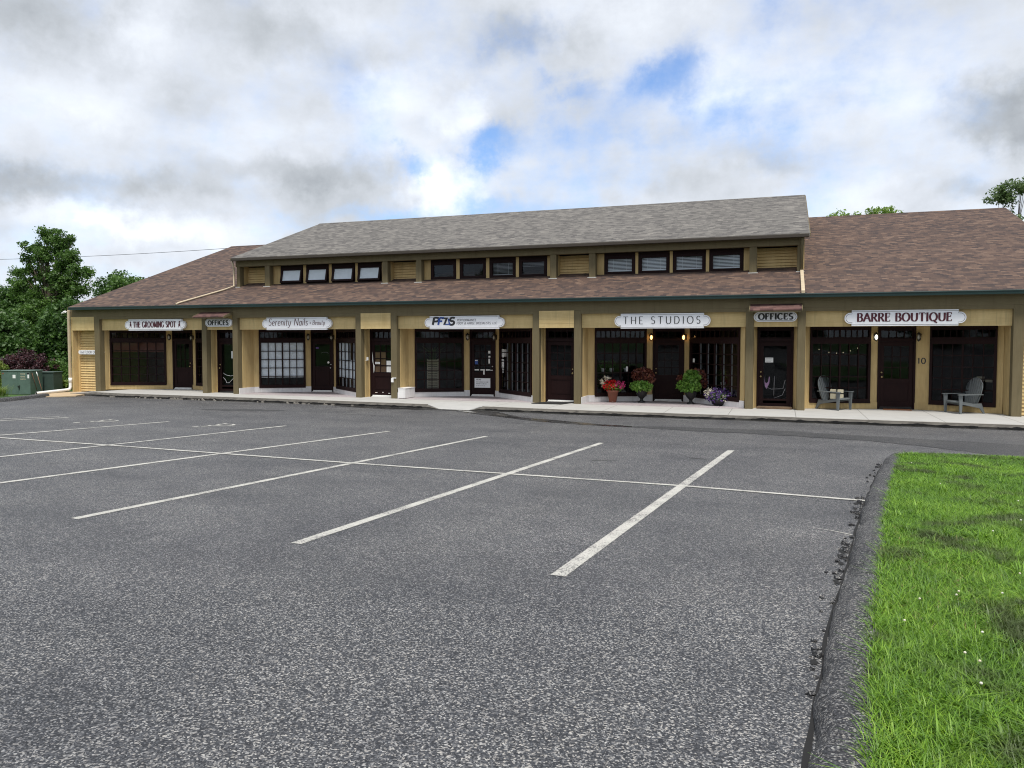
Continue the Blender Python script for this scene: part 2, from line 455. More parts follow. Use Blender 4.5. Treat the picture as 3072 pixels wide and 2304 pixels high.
# ---------------------------------------------------------------- mesh builder
class MB:
    def __init__(self):
        self.v = []
        self.f = []
        self.mi = []
        self.sm = []
        self.M = Matrix.Identity(4)
        self.cur = 0
        self.smooth = False

    def face(self, idx):
        self.f.append(tuple(idx))
        self.mi.append(self.cur)
        self.sm.append(self.smooth)

    def pts(self, ps):
        b = len(self.v)
        for p in ps:
            self.v.append(tuple(self.M @ Vector(p)))
        return b

    def box(self, x0, x1, y0, y1, z0, z1):
        if x0 > x1: x0, x1 = x1, x0
        if y0 > y1: y0, y1 = y1, y0
        if z0 > z1: z0, z1 = z1, z0
        b = self.pts([(x0, y0, z0), (x1, y0, z0), (x1, y1, z0), (x0, y1, z0), (x0, y0, z1), (x1, y0, z1), (x1, y1, z1), (x0, y1, z1)])
        for q in ((0, 3, 2, 1), (4, 5, 6, 7), (0, 1, 5, 4), (1, 2, 6, 5), (2, 3, 7, 6), (3, 0, 4, 7)):
            self.face([b + i for i in q])
        return self

    def prism(self, poly, y0, y1):
        """polygon in x,z extruded along y"""
        n = len(poly)
        b = self.pts([(x, y0, z) for x, z in poly] + [(x, y1, z) for x, z in poly])
        self.face([b + i for i in range(n)])
        self.face([b + n + i for i in reversed(range(n))])
        for i in range(n):
            j = (i + 1) % n
            self.face([b + i, b + n + i, b + n + j, b + j])
        return self

    def slab(self, poly, z0, z1):
        """polygon in x,y extruded along z"""
        n = len(poly)
        b = self.pts([(x, y, z0) for x, y in poly] + [(x, y, z1) for x, y in poly])
        self.face([b + i for i in reversed(range(n))])
        self.face([b + n + i for i in range(n)])
        for i in range(n):
            j = (i + 1) % n
            self.face([b + i, b + j, b + n + j, b + n + i])
        return self

    def sideprism(self, poly, x0, x1):
        """polygon in y,z extruded along x"""
        n = len(poly)
        b = self.pts([(x0, y, z) for y, z in poly] + [(x1, y, z) for y, z in poly])
        self.face([b + i for i in reversed(range(n))])
        self.face([b + n + i for i in range(n)])
        for i in range(n):
            j = (i + 1) % n
            self.face([b + i, b + j, b + n + j, b + n + i])
        return self

    def quad(self, *ps):
        b = self.pts(ps)
        self.face([b + i for i in range(len(ps))])
        return self

    def tube(self, pts, rad, n=8, cap=True):
        pts = [Vector(p) for p in pts]
        if not hasattr(rad, '__len__'):
            rad = [rad] * len(pts)
        s0 = self.smooth
        self.smooth = True
        rings = []
        up = None
        for i, p in enumerate(pts):
            d = (pts[min(i + 1, len(pts) - 1)] - pts[max(i - 1, 0)]).normalized()
            if up is None:
                up = Vector((0, 0, 1)) if abs(d.z) < 0.9 else Vector((1, 0, 0))
            a = d.cross(up).normalized()
            bb = a.cross(d).normalized()
            up = bb
            rings.append(self.pts([p + (a * math.cos(t) + bb * math.sin(t)) * rad[i] for t in [2 * math.pi * j / n for j in range(n)]]))
        for r0, r1 in zip(rings, rings[1:]):
            for j in range(n):
                k2 = (j + 1) % n
                self.face([r0 + j, r0 + k2, r1 + k2, r1 + j])
        self.smooth = s0
        if cap:
            self.face([rings[0] + j for j in reversed(range(n))])
            self.face([rings[-1] + j for j in range(n)])
        return self

    def lathe(self, prof, c=(0, 0, 0), n=20, cap=True):
        s0 = self.smooth
        self.smooth = True
        rings = [self.pts([(c[0] + r * math.cos(2 * math.pi * j / n), c[1] + r * math.sin(2 * math.pi * j / n), c[2] + z) for j in range(n)]) for r, z in prof]
        for r0, r1 in zip(rings, rings[1:]):
            for j in range(n):
                k2 = (j + 1) % n
                self.face([r0 + j, r0 + k2, r1 + k2, r1 + j])
        self.smooth = s0
        if cap:
            self.face([rings[0] + j for j in reversed(range(n))])
            self.face([rings[-1] + j for j in range(n)])
        return self

    def build(self, name, mats, parent=None, bevel=0.0):
        me = bpy.data.meshes.new(name)
        me.from_pydata(self.v, [], self.f)
        if isinstance(mats, str):
            mats = [mats]
        for m in mats:
            me.materials.append(MATS[m])
        me.polygons.foreach_set('material_index', self.mi)
        me.polygons.foreach_set('use_smooth', self.sm)
        me.update()
        o = bpy.data.objects.new(name, me)
        COL.objects.link(o)
        if parent:
            o.parent = parent
        if bevel:
            bv = o.modifiers.new('bevel', 'BEVEL')
            bv.width = bevel
            bv.segments = 1
            bv.limit_method = 'ANGLE'
        return o


def tag(o, label=None, cat=None, group=None, kind=None):
    if label: o['label'] = label
    if cat: o['category'] = cat
    if group: o['group'] = group
    if kind: o['kind'] = kind
    return o


def each(name, matname, boxes, parent, M=None, bevel=0.0):
    out = []
    for bx in boxes:
        q = MB()
        if M is not None:
            q.M = M
        q.box(*bx)
        out.append(q.build(name, matname, parent, bevel=bevel))
    return out


def empty(name, loc=(0, 0, 0), rz=0.0, label=None, cat=None, group=None):
    o = bpy.data.objects.new(name, None)
    o.empty_display_size = 0.2
    COL.objects.link(o)
    o.location = loc
    o.rotation_euler = (0, 0, rz)
    return tag(o, label, cat, group)


def np_mesh(name, verts, faces, matname, parent=None):
    """verts (N,3), faces (M,k) equal size"""
    me = bpy.data.meshes.new(name)
    nv, nf, kk = len(verts), len(faces), faces.shape[1]
    me.vertices.add(nv)
    me.vertices.foreach_set('co', verts.astype(np.float32).ravel())
    me.loops.add(nf * kk)
    me.loops.foreach_set('vertex_index', faces.astype(np.int32).ravel())
    me.polygons.add(nf)
    me.polygons.foreach_set('loop_start', np.arange(0, nf * kk, kk, dtype=np.int32))
    me.polygons.foreach_set('loop_total', np.full(nf, kk, dtype=np.int32))
    me.update(calc_edges=True)
    me.materials.append(MATS[matname])
    o = bpy.data.objects.new(name, me)
    COL.objects.link(o)
    if parent:
        o.parent = parent
    return o


def seg_matrix(A, B):
    """local x along A->B, local y into the wall (away from the viewer), z up"""
    a, b = Vector((A[0], A[1], 0)), Vector((B[0], B[1], 0))
    u = (b - a).normalized()
    n = Vector((-u.y, u.x, 0))
    M = Matrix.Identity(4)
    for i in range(3):
        M[i][0] = u[i]
        M[i][1] = n[i]
    M[2][2] = 1
    M[0][3], M[1][3] = a.x, a.y
    return M, (b - a).length


# ---------------------------------------------------------------- ground
def gz(y):
    """height of the car park surface: it falls gently towards the shops"""
    y = max(-70.0, min(y, -1.0))
    return -0.15 + 0.0255 * (-2.0 - y)


def ground_sheet(name, xs, ys, dz, matname, kind='structure'):
    m = MB()
    for y in ys:
        m.pts([(x, y, gz(y) + dz) for x in xs])
    nx = len(xs)
    for j in range(len(ys) - 1):
        for i in range(nx - 1):
            m.face([j * nx + i, j * nx + i + 1, (j + 1) * nx + i + 1, (j + 1) * nx + i])
    return tag(m.build(name, matname), kind=kind)


ground_sheet('ground', [-900, -300, -60, -30, 0, 30, 60, 300, 900], [-900, -300, -70, -30, -10, -1, 30, 100, 300, 900], -0.03, 'lawn')
# car park: outline in x,y, meshed as strips whose ends follow the left kerb
lotL = [(-26.4, -70), (-25.6, -30), (-26.0, -9), (-26.77, -4.95), (-27.6, -3.6), (-28.2, -2.5), (-28.6, -1.6), (-28.6, -0.9)]


def left_x(y):
    for (x0, y0), (x1, y1) in zip(lotL, lotL[1:]):
        if y0 <= y <= y1:
            return x0 + (x1 - x0) * (y - y0) / (y1 - y0)
    return lotL[0][0] if y < -70 else lotL[-1][0]


m = MB()
ysl = [-70, -50, -30, -20, -15, -9, -7, -4.95, -3.6, -2.5, -1.6, -1.0, -0.9]
cols_ = 6
for y in ysl:
    x0 = left_x(y)
    m.pts([(x0 + (34 - x0) * i / cols_, y, gz(y)) for i in range(cols_ + 1)])
for j in range(len(ysl) - 1):
    for i in range(cols_):
        a = j * (cols_ + 1) + i
        m.face([a, a + 1, a + cols_ + 2, a + cols_ + 1])
tag(m.build('parking_lot', 'asphalt'), kind='structure')


def ribbon(m, pts, width, dz, taper=None, jitter=0.0, step=0.25):
    """flat strip following pts (x,y) on the car park surface"""
    P = []
    for (x0, y0), (x1, y1) in zip(pts, pts[1:]):
        L = math.hypot(x1 - x0, y1 - y0)
        n = max(1, int(L / step))
        for i in range(n):
            t = i / n
            P.append((x0 + (x1 - x0) * t, y0 + (y1 - y0) * t))
    P.append(pts[-1])
    prev = None
    N = len(P)
    for i, (x, y) in enumerate(P):
        xa, ya = P[max(0, i - 1)]
        xb, yb = P[min(N - 1, i + 1)]
        dx, dy = xb - xa, yb - ya
        l = math.hypot(dx, dy) or 1
        nx, ny = -dy / l, dx / l
        w = width if not callable(width) else width(i / (N - 1))
        ja = 1 + jitter * mnoise.noise(Vector((x * 2.3, y * 2.3, 1.0))) * 2
        jb = 1 + jitter * mnoise.noise(Vector((x * 2.3, y * 2.3, 7.0))) * 2
        pa = (x + nx * w / 2 * ja, y + ny * w / 2 * ja)
        pb = (x - nx * w / 2 * jb, y - ny * w / 2 * jb)
        b = m.pts([(*pa, gz(pa[1]) + dz), (*pb, gz(pb[1]) + dz)])
        if prev is not None:
            m.face([prev, prev + 1, b + 1, b])
        prev = b


LINES = [((-1.65, -18.97), (-0.88, -9.73), .125), ((-4.19, -18.85), (-3.45, -9.49), .115), ((-6.97, -18.8), (-6.08, -9.27), .11),
         ((-9.98, -18.7), (-8.55, -9.14), .11), ((-12.62, -18.6), (-11.52, -8.94), .11), ((-16.3, -18.5), (-14.92, -9.21), .11),
         ((-22.2, -18.4), (-18.25, -9.34), .12), ((-22.9, -18.4), (-18.75, -9.2), .11)]
for i, (a, b, w) in enumerate(LINES):
    m = MB()
    ribbon(m, [a, b], w, 0.005 if i < 7 else 0.0062, step=1.0)
    tag(m.build('parking_line', 'line_paint'), kind='structure')
m = MB()
ribbon(m, [(-26.3, -13.2), (-11.9, -13.74), (-6.4, -14.06), (-1.22, -14.24), (1.0, -14.49)], 0.095, 0.008, step=1.0)
tag(m.build('parking_line', 'line_paint'), kind='structure')

def accessible_symbol(cx, cy, s, rot):
    m = MB()
    c, sn = math.cos(rot), math.sin(rot)

    def T(p):
        x, y = p[0] * s, p[1] * s
        return (cx + x * c - y * sn, cy + x * sn + y * c)
    arcp = [(0.02 + 0.33 * math.cos(R(a)), 0.32 + 0.33 * math.sin(R(a))) for a in range(120, 376, 16)]
    ribbon(m, [T(p) for p in arcp], 0.09 * s, 0.005, step=9)
    ribbon(m, [T((-0.08, 1.02)), T((-0.05, 0.42)), T((0.22, 0.42)), T((0.38, 0.05)), T((0.5, 0.1))], 0.10 * s, 0.0065, step=9)
    ribbon(m, [T((-0.07, 0.72)), T((0.22, 0.70))], 0.09 * s, 0.008, step=9)
    hd = [T((-0.09 + 0.10 * math.cos(R(a)), 1.2 + 0.10 * math.sin(R(a)))) for a in range(0, 360, 30)]
    b = m.pts([(x, y, gz(y) + 0.005) for x, y in hd])
    m.face(list(range(b, b + 12)))
    tag(m.build('accessible_symbol', 'line_paint'), kind='structure')


accessible_symbol(-16.36, -9.5, .80, R(153))
accessible_symbol(-12.9, -9.2, .80, R(153))

# sealed and wet strips in the paving
def edge_strip(m, up, lo, dz, jit=0.05, n=120):
    def at(P, t):
        L = [0]
        for a, b in zip(P, P[1:]):
            L.append(L[-1] + math.hypot(b[0] - a[0], b[1] - a[1]))
        d = t * L[-1]
        for k2 in range(len(P) - 1):
            if d <= L[k2 + 1] + 1e-9:
                f = (d - L[k2]) / (L[k2 + 1] - L[k2])
                return (P[k2][0] + (P[k2 + 1][0] - P[k2][0]) * f, P[k2][1] + (P[k2 + 1][1] - P[k2][1]) * f)
        return P[-1]
    prev = None
    for i in range(n + 1):
        t = i / n
        a, b = at(up, t), at(lo, t)
        ja = jit * (mnoise.noise(Vector((a[0] * 1.7, 1, 0))) + .6 * mnoise.noise(Vector((a[0] * 7, 2, 0))))
        jb = jit * (mnoise.noise(Vector((b[0] * 1.7, 5, 0))) + .6 * mnoise.noise(Vector((b[0] * 7, 6, 0))))
        q = m.pts([(a[0], a[1] + ja, gz(a[1] + ja) + dz), (b[0], b[1] + jb, gz(b[1] + jb) + dz)])
        if prev is not None:
            m.face([prev, prev + 1, q + 1, q])
        prev = q


m = MB()
edge_strip(m, [(-3.6, -5.33), (-2.0, -5.1), (-0.48, -5.0), (1.87, -5.57), (4.8, -6.24), (8, -7.0), (14, -8.2)], [(-3.5, -5.75), (-2.0, -6.05), (-0.45, -6.2), (1.76, -6.69), (2.9, -7.6), (4.11, -8.9), (14, -13.0)], 0.006, .16, 220)
tag(m.build('sealed_strip', 'asphalt_seal'), kind='structure')
m = MB()
edge_strip(m, [(-9.5, -1.98), (-8.9, -2.05), (-8.38, -2.3), (-7.6, -3.3), (-7.02, -3.93), (-5.65, -4.6), (-4.4, -5.2), (-3.61, -5.35)], [(-9.9, -2.3), (-9.2, -2.9), (-8.73, -3.3), (-7.76, -3.95), (-6.4, -4.95), (-5.4, -5.35), (-4.4, -5.62), (-3.52, -5.72)], 0.0065, .05, 160)
edge_strip(m, [(-14.6, -1.66), (-13.2, -1.75), (-11.4, -1.85), (-10.6, -1.95), (-9.9, -1.98), (-9.52, -2.0)], [(-14.8, -1.85), (-13.3, -2.35), (-12.2, -2.5), (-11.2, -2.35), (-10.4, -2.2), (-9.95, -2.28)], 0.0065, .05, 100)
tag(m.build('wet_strip', 'asphalt_wet'), kind='structure')
m = MB()
edge_strip(m, [(-9.9, -2.12), (-9.4, -2.3), (-9.0, -2.6)], [(-9.75, -2.3), (-9.4, -2.6), (-8.95, -2.95)], 0.0085, .04, 40)
edge_strip(m, [(-8.2, -3.0), (-7.5, -3.72), (-6.4, -4.5)], [(-8.15, -3.22), (-7.5, -3.9), (-6.4, -4.62)], 0.0085, .03, 60)
edge_strip(m, [(-12.9, -1.95), (-12.1, -2.0), (-11.2, -2.05)], [(-12.9, -2.1), (-12.1, -2.28), (-11.2, -2.2)], 0.0085, .03, 40)
tag(m.build('puddle', 'water'), kind='structure')
m = MB()
ribbon(m, [(-17.4, -5.3), (-16.6, -5.0), (-15.6, -4.85), (-14.8, -4.5)], lambda t: 0.1 + 0.85 * math.sin(math.pi * min(1, max(0, t))), 0.005, jitter=0.5, step=0.08)
tag(m.build('sealed_patch', 'asphalt_seal'), kind='structure')
m = MB()
for (pts, w) in [([(-18.6, -3.9), (-17.9, -3.75)], .05), ([(-12.4, -5.2), (-11.6, -5.0), (-11.2, -5.1)], .03), ([(-3.0, -12.2), (-2.6, -12.1)], .03),
                 ([(-1.5, -11.2), (-1.2, -11.25)], .03), ([(-6.2, -6.4), (-5.4, -6.5)], .02)]:
    ribbon(m, pts, w, 0.005, jitter=0.6, step=0.05)
tag(m.build('paving_cracks', 'crack_fill'), kind='structure')
m = MB()
ribbon(m, [(0.30, -16.33), (0.5, -16.42), (0.68, -16.55)], lambda t: .008 + .02 * t, 0.0045, jitter=0.6, step=0.05)
tag(m.build('paint_scrap', 'line_paint'), kind='structure')

# ---------------------------------------------------------------- grass island with its asphalt kerb
KF = [(-0.42, -27.0), (-0.2, -24.7), (0.12, -21.32), (0.33, -19.39), (0.50, -18.2), (0.74, -16.4), (0.99, -14.57), (1.36, -12.27), (1.62, -10.7), (1.78, -10.02), (2.05, -9.78), (2.8, -9.55), (3.8, -9.6), (5.2, -9.95), (7.5, -10.8), (11, -12.4), (16, -15)]


def resample(pts, step):
    out = []
    for (x0, y0), (x1, y1) in zip(pts, pts[1:]):
        n = max(1, int(math.hypot(x1 - x0, y1 - y0) / step))
        out += [(x0 + (x1 - x0) * i / n, y0 + (y1 - y0) * i / n) for i in range(n)]
    out.append(pts[-1])
    return out


def hump_kerb(name, pts, width, height, matname, rough=0.02, base=None, gapn=0.0):
    P = resample(pts, 0.05)
    prof = [(0.0, -0.03), (0.02, 0.25), (0.10, 0.62), (0.28, 0.92), (0.45, 1.0), (0.65, 1.0), (0.85, 0.93), (1.0, 0.8), (1.05, -0.4)]
    m = MB()
    m.smooth = True
    np_ = len(prof)
    for i, (x, y) in enumerate(P):
        xa, ya = P[max(0, i - 3)]
        xb, yb = P[min(len(P) - 1, i + 3)]
        l = math.hypot(xb - xa, yb - ya)
        nx, ny = (yb - ya) / l, -(xb - xa) / l      # to the right of travel
        big = mnoise.noise(Vector((x * 0.9, y * 0.9, 3)))
        dmg = max(0.0, mnoise.noise(Vector((x * 0.6 + 9, y * 0.75, 5))) - 0.18) * 2.2
        z0 = gz(y) if base is None else base(x, y)
        row = []
        for (u, h) in prof:
            n1 = mnoise.noise(Vector((x * 7 + u * 3, y * 7, 1.5)))
            n2 = mnoise.noise(Vector((x * 22, y * 22, u * 9)))
            hh = h * height * (1 + 0.12 * big - (0.45 * dmg if u < 0.4 else 0.1 * dmg)) + (rough * n1 + rough * 0.6 * n2) * (0.3 if u == 0 else 1)
            uu = u * width + 0.03 * mnoise.noise(Vector((x * 3, y * 3, 11))) + (0.07 * dmg if 0 < u < 0.3 else 0)
            row.append((x + nx * uu, y + ny * uu, z0 + hh))
        m.pts(row)
    for i in range(len(P) - 1):
        for j in range(np_ - 1):
            a = i * np_ + j
            m.face([a, a + 1, a + np_ + 1, a + np_])
    return tag(m.build(name, matname), kind='structure')


hump_kerb('island_kerb', KF, 0.29, 0.13, 'asphalt_kerb', 0.014)
# dark seam and crumbs along the kerb foot
m = MB()
ribbon(m, [(x - 0.012, y) for x, y in KF[:9]], 0.022, 0.004, jitter=0.9, step=0.03)
for (x, y, r) in [(0.61, -17.15, .03), (0.56, -17.5, .04), (0.57, -17.3, .03), (0.53, -17.75, .02), (0.95, -14.65, .035), (0.86, -15.35, .025), (0.9, -14.75, .025), (0.46, -18.35, .03), (.23, -20.1, .02)]:
    b = m.pts([(x - 0.03 + r * (1 + .9 * mnoise.noise(Vector((x + 1.6 * a, y, 2)))) * math.cos(a), y + 1.8 * r * (1 + .9 * mnoise.noise(Vector((x, y + 1.6 * a, 5)))) * math.sin(a), gz(y) + 0.0058) for a in [i * 2 * math.pi / 32 for i in range(32)]])
    m.face(list(range(b, b + 32)))
tag(m.build('kerb_seam', 'crack_fill'), kind='structure')

m = MB()
for k_ in range(120):
    t = random.random()
    y = -20.6 + 10 * t if k_ < 60 else random.gauss(random.choice([-17.3, -17.4, -14.7, -15.3, -18.1]), .22)
    seg = [(p, q) for p, q in zip(KF, KF[1:]) if p[1] <= y <= q[1]]
    (xa, ya), (xb, yb) = seg[0]
    x = xa + (xb - xa) * (y - ya) / (yb - ya) - 0.02 - abs(random.gauss(0, .05))
    r = 0.004 + 0.022 * random.random() ** 2.5
    m.M = Matrix.Translation((x, y, gz(y) + r * .5)) @ Matrix.Rotation(random.random() * 3, 4, 'Z') @ Matrix.Rotation(random.random(), 4, 'X')
    m.box(-r, r, -r * .7, r * .7, -r * .5, r * .6)
tag(m.build('asphalt_crumbs', 'asphalt_kerb'), kind='stuff')

# soil under the grass
inner = [(x + 0.26, y) if y < -10.5 and x < 2 else (x + 0.1, y - 0.22) for x, y in KF]
m = MB()
P = resample(inner[:], 0.4)
ctr = [(p[0] + 12, p[1]) for p in P]
m.smooth = True


def soil_z(x, y):
    return gz(y) + 0.085 + 0.02 * mnoise.noise(Vector((x * .8, y * .8, 2)))


NXS = 24
for (x, y) in P:
    yy = min(y, -10.0)
    m.pts([(x + (18 - x) * (i / NXS) ** 1.6, y + (-27.0 - y) * 0 , soil_z(x + (18 - x) * (i / NXS) ** 1.6, y)) for i in range(NXS + 1)])
# keep only the part up to the island's far tip on the left leg; far arc rows are inside the outline
cut = [i for i, p in enumerate(P) if p[1] <= -10.4 and p[0] < 2.2]
for i in cut[:-1]:
    for j in range(NXS):
        a = i * (NXS + 1) + j
        # stop where the far kerb closes the island
        m.face([a, a + 1, a + NXS + 2, a + NXS + 1])
tag(m.build('grass_island', 'lawn'), kind='structure')


def far_y(x):
    """y of the island's far edge at x"""
    pts = inner[9:]
    if x <= pts[0][0]:
        return pts[0][1]
    for (x0, y0), (x1, y1) in zip(pts, pts[1:]):
        if x0 <= x <= x1:
            return y0 + (y1 - y0) * (x - x0) / (x1 - x0)
    return pts[-1][1]


def near_x(y):
    pts = [p for p in inner if p[0] < 2.3]
    for (x0, y0), (x1, y1) in zip(pts, pts[1:]):
        if y0 <= y <= y1:
            return x0 + (x1 - x0) * (y - y0) / (y1 - y0)
    return pts[-1][0] if y > pts[-1][1] else pts[0][0]


m = MB()
tipx = [1.85 + 0.25 * i for i in range(0, 56)]
for x in tipx:
    m.pts([(x, -10.4, soil_z(x, -10.4) + .001), (x, max(far_y(x), -10.39), soil_z(x, max(far_y(x), -10.39)) + .001)])
for i in range(len(tipx) - 1):
    m.face([2 * i, 2 * i + 2, 2 * i + 3, 2 * i + 1])
tag(m.build('grass_island', 'lawn'), kind='structure')


def blades(n_clumps, region, per=(8, 16), h=(0.05, 0.12), w=(0.004, 0.008), spread=0.035, lean=0.5, zf=None, keep=None):
    xs, ys = region(n_clumps)
    V, F3, idx = [], [], 0
    cnt = RNG.integers(per[0], per[1], len(xs))
    X = np.repeat(xs, cnt) + RNG.normal(0, spread, cnt.sum())
    Y = np.repeat(ys, cnt) + RNG.normal(0, spread, cnt.sum())
    if keep is not None:
        msk = keep(X, Y)
        X, Y = X[msk], Y[msk]
    N = len(X)
    Z = np.array([zf(x, y) for x, y in zip(X, Y)]) - 0.005
    H = RNG.uniform(h[0], h[1], N)
    W = RNG.uniform(w[0], w[1], N)
    ang = RNG.uniform(0, 2 * np.pi, N)
    la = RNG.uniform(0.1, lean, N) * H * 1.6
    lx, ly = np.cos(ang) * la, np.sin(ang) * la
    sx, sy = -np.sin(ang) * W / 2, np.cos(ang) * W / 2
    P = np.stack([X, Y, Z], 1)
    side = np.stack([sx, sy, 0 * sx], 1)
    mid = P + np.stack([lx * 0.35, ly * 0.35, H * 0.6], 1)
    tip = P + np.stack([lx, ly, H * RNG.uniform(0.75, 1.0, N)], 1)
    V = np.concatenate([P - side, P + side, mid - side * 0.8, mid + side * 0.8, tip - side * .12, tip + side * .12], 0)
    a = np.arange(N)
    F = np.concatenate([np.stack([a, a + N, a + 3 * N, a + 2 * N], 1), np.stack([a + 2 * N, a + 3 * N, a + 5 * N, a + 4 * N], 1)], 0)
    return V, F


nx_c = np.array([p[1] for p in inner if p[0] < 2.3])
nx_v = np.array([p[0] for p in inner if p[0] < 2.3])
fx_c = np.array([p[0] for p in inner[9:]])
fx_v = np.array([p[1] for p in inner[9:]])


def keep_island(X, Y):
    left = np.interp(Y, nx_c, nx_v) - 0.03
    far = np.interp(X, fx_c, fx_v) + 0.02
    return (X > left) & (Y < far)


def reg_wedge(y0, y1, extra):
    def f(n):
        ys = RNG.uniform(y0, y1, n)
        left = np.interp(ys, nx_c, nx_v) - .02
        right = 0.262 * (ys + 24.7) + extra
        right = np.maximum(right, left + extra)
        return left + (right - left) * RNG.random(n), ys
    return f


grass_parts = []
for (n, y0, y1, ex, per, hh, ww) in [(5200, -22.6, -18.0, .45, (10, 18), (0.04, 0.11), (0.0035, 0.0075)), (9500, -18.0, -13.5, .5, (9, 16), (0.04, 0.095), (0.0045, 0.009)),
                                     (10500, -13.5, -9.6, .6, (8, 14), (0.04, 0.085), (0.006, 0.012))]:
    grass_parts.append(blades(n, reg_wedge(y0, y1, ex), per, hh, ww, 0.04, 0.9, soil_z, keep_island))


def reg_out(n):
    ys = RNG.uniform(-24.5, -9.6, n)
    left = 0.262 * (ys + 24.7) + .4
    return left + RNG.random(n) ** 1.3 * 7.0, ys


grass_parts.append(blades(7000, reg_out, (8, 13), (.05, .1), (.01, .02), .06, .8, soil_z, keep_island))
# broad-bladed weed tufts
grass_parts.append(blades(130, reg_wedge(-22.4, -10.0, .3), (10, 18), (0.08, 0.15), (0.008, 0.013), 0.025, 1.3, soil_z, keep_island))
off = 0
VV, FF = [], []
for v, f in grass_parts:
    VV.append(v)
    FF.append(f + off)
    off += len(v)
tag(np_mesh('grass', np.concatenate(VV), np.concatenate(FF), 'grass_blade'), kind='stuff')
v, f = blades(420, reg_wedge(-20.8, -16.6, .3), (5, 10), (0.03, 0.09), (0.004, 0.007), 0.05, 1.5, soil_z, lambda X, Y: keep_island(X, Y) & (np.hypot(X - 1.05 - (Y + 18) * .1, (Y + 18.2) * .35) < .55))
tag(np_mesh('dry_grass', v, f, 'grass_dry'), kind='stuff')
m = MB()
m.smooth = True
for i in range(15):
    y = random.uniform(-20.8, -11)
    x = random.uniform(near_x(y) + .1, 0.26 * (y + 24.7) + .1)
    if x < near_x(y): continue
    m.M = Matrix.Translation((x, y, soil_z(x, y) + 0.085))
    m.lathe([(0.001, -.006), (0.007, -0.003), (0.008, 0.003), (0.004, 0.007), (0.001, 0.008)], n=8)
tag(m.build('clover_flowers', 'petal_white'), kind='stuff')

# ---------------------------------------------------------------- sidewalk with its dropped ramp
SW = [(-28.3, -0.75), (-27.2, -0.95), (-26.2, -1.15), (-25.2, -1.31), (-18.7, -1.46), (-14.4, -1.62), (-10.5, -1.85), (-8.8, -1.98), (-5.6, -2.22), (0.5, -2.3), (5, -2.39), (9.5, -2.5)]


def sw_front(x):
    for (x0, y0), (x1, y1) in zip(SW, SW[1:]):
        if x0 <= x <= x1:
            return y0 + (y1 - y0) * (x - x0) / (x1 - x0)
    return SW[-1][1]


def sw_z(x, y):
    z = 0.0
    t = max(0.0, 1 - max(0.0, abs(x + 10.12) - 0.55) / 0.42)
    r = max(0.0, min(1.0, (-0.55 - y) / 1.25))
    z -= 0.135 * t * r
    if x < -26.6:
        z -= 0.10 * min(1, (-26.6 - x) / 1.6)
    return z


m = MB()
xs = sorted(set([round(-28.3 + 0.1 * i, 3) for i in range(0, 379)]))
rows = [0.0, 0.13, 0.14, 0.35, 0.55, 0.75, 1.0]
for x in xs:
    yf = sw_front(x)
    yb = 3.0
    jag = 0.02 * mnoise.noise(Vector((x * 2.0, 0, 0))) + 0.015 * mnoise.noise(Vector((x * 9, 0, 0)))
    ys = [yf + jag + d for d in (0, 0.07, 0.13)] + [yf + (yb - yf) * t for t in (0.12, 0.25, 0.4, 0.7, 1.0)]
    zf = sw_z(x, yf)
    bz = gz(yf)
    drop = zf - bz
    j2 = 0.02 * mnoise.noise(Vector((x * 5, 3, 0))) + 0.012 * mnoise.noise(Vector((x * 17, 3, 0)))
    m.pts([(x, ys[0] - 0.012 + j2 * .3, bz - 0.12), (x, ys[0] + 0.03 + j2, bz + drop * 0.35), (x, ys[0] - 0.01 + j2, bz + drop * 0.45), (x, ys[0], zf - 0.02)]
          + [(x, y, sw_z(x, y) - (0.004 if k_ == 0 else 0)) for k_, y in enumerate(ys)])
nr = 12
for i in range(len(xs) - 1):
    for j in range(nr - 1):
        a = i * nr + j
        ramp = abs((xs[i] + 10.12)) < 1.0
        m.cur = 1 if j < 5 and not (ramp and j >= 3) else (2 if ramp and j < 8 else 0)
        m.face([a, a + nr, a + nr + 1, a + 1])
tag(m.build('sidewalk', ['concrete', 'kerb_face', 'concrete_ramp']), kind='structure')
# broken seam along the kerb face
m = MB()
for (xa, xb) in [(-26.8, -21.5), (-21.3, -16.2), (-16.0, -11.3), (-9.0, -7.6), (-7.4, -1.2), (-0.8, 4.8), (5.2, 9.0)]:
    x = xa
    pr = None
    while x < xb:
        yf = sw_front(x) + 0.02 * mnoise.noise(Vector((x * 2.0, 0, 0))) + 0.015 * mnoise.noise(Vector((x * 9, 0, 0)))
        zc = gz(yf) + 0.055 + 0.035 * mnoise.noise(Vector((x * 1.3, 8, 0))) + 0.02 * mnoise.noise(Vector((x * 9, 8, 0)))
        hh = 0.012 + 0.045 * max(0, mnoise.noise(Vector((x * 3.1, 2, 0))) + .1)
        b = m.pts([(x, yf - 0.022, zc - hh), (x, yf - 0.022, zc + hh)])
        if pr is not None:
            m.face([pr, b, b + 1, pr + 1])
        pr = b
        x += 0.06
tag(m.build('kerb_crack', 'crack_fill'), kind='structure')
# pale broken lumps along the left kerb foot
m = MB()
for k_ in range(34):
    x = -26.5 + 12.6 * random.random() ** 0.9
    yf = sw_front(x)
    r = random.uniform(0.012, 0.06)
    m.M = Matrix.Translation((x, yf - 0.035, gz(yf) + 0.03)) @ Matrix.Rotation(random.random() * .6, 4, 'Y')
    m.box(-r * 1.3, r * 1.3, -0.02, 0.02, -0.035, r * .35)
tag(m.build('kerb_rubble', 'rubble'), kind='stuff')

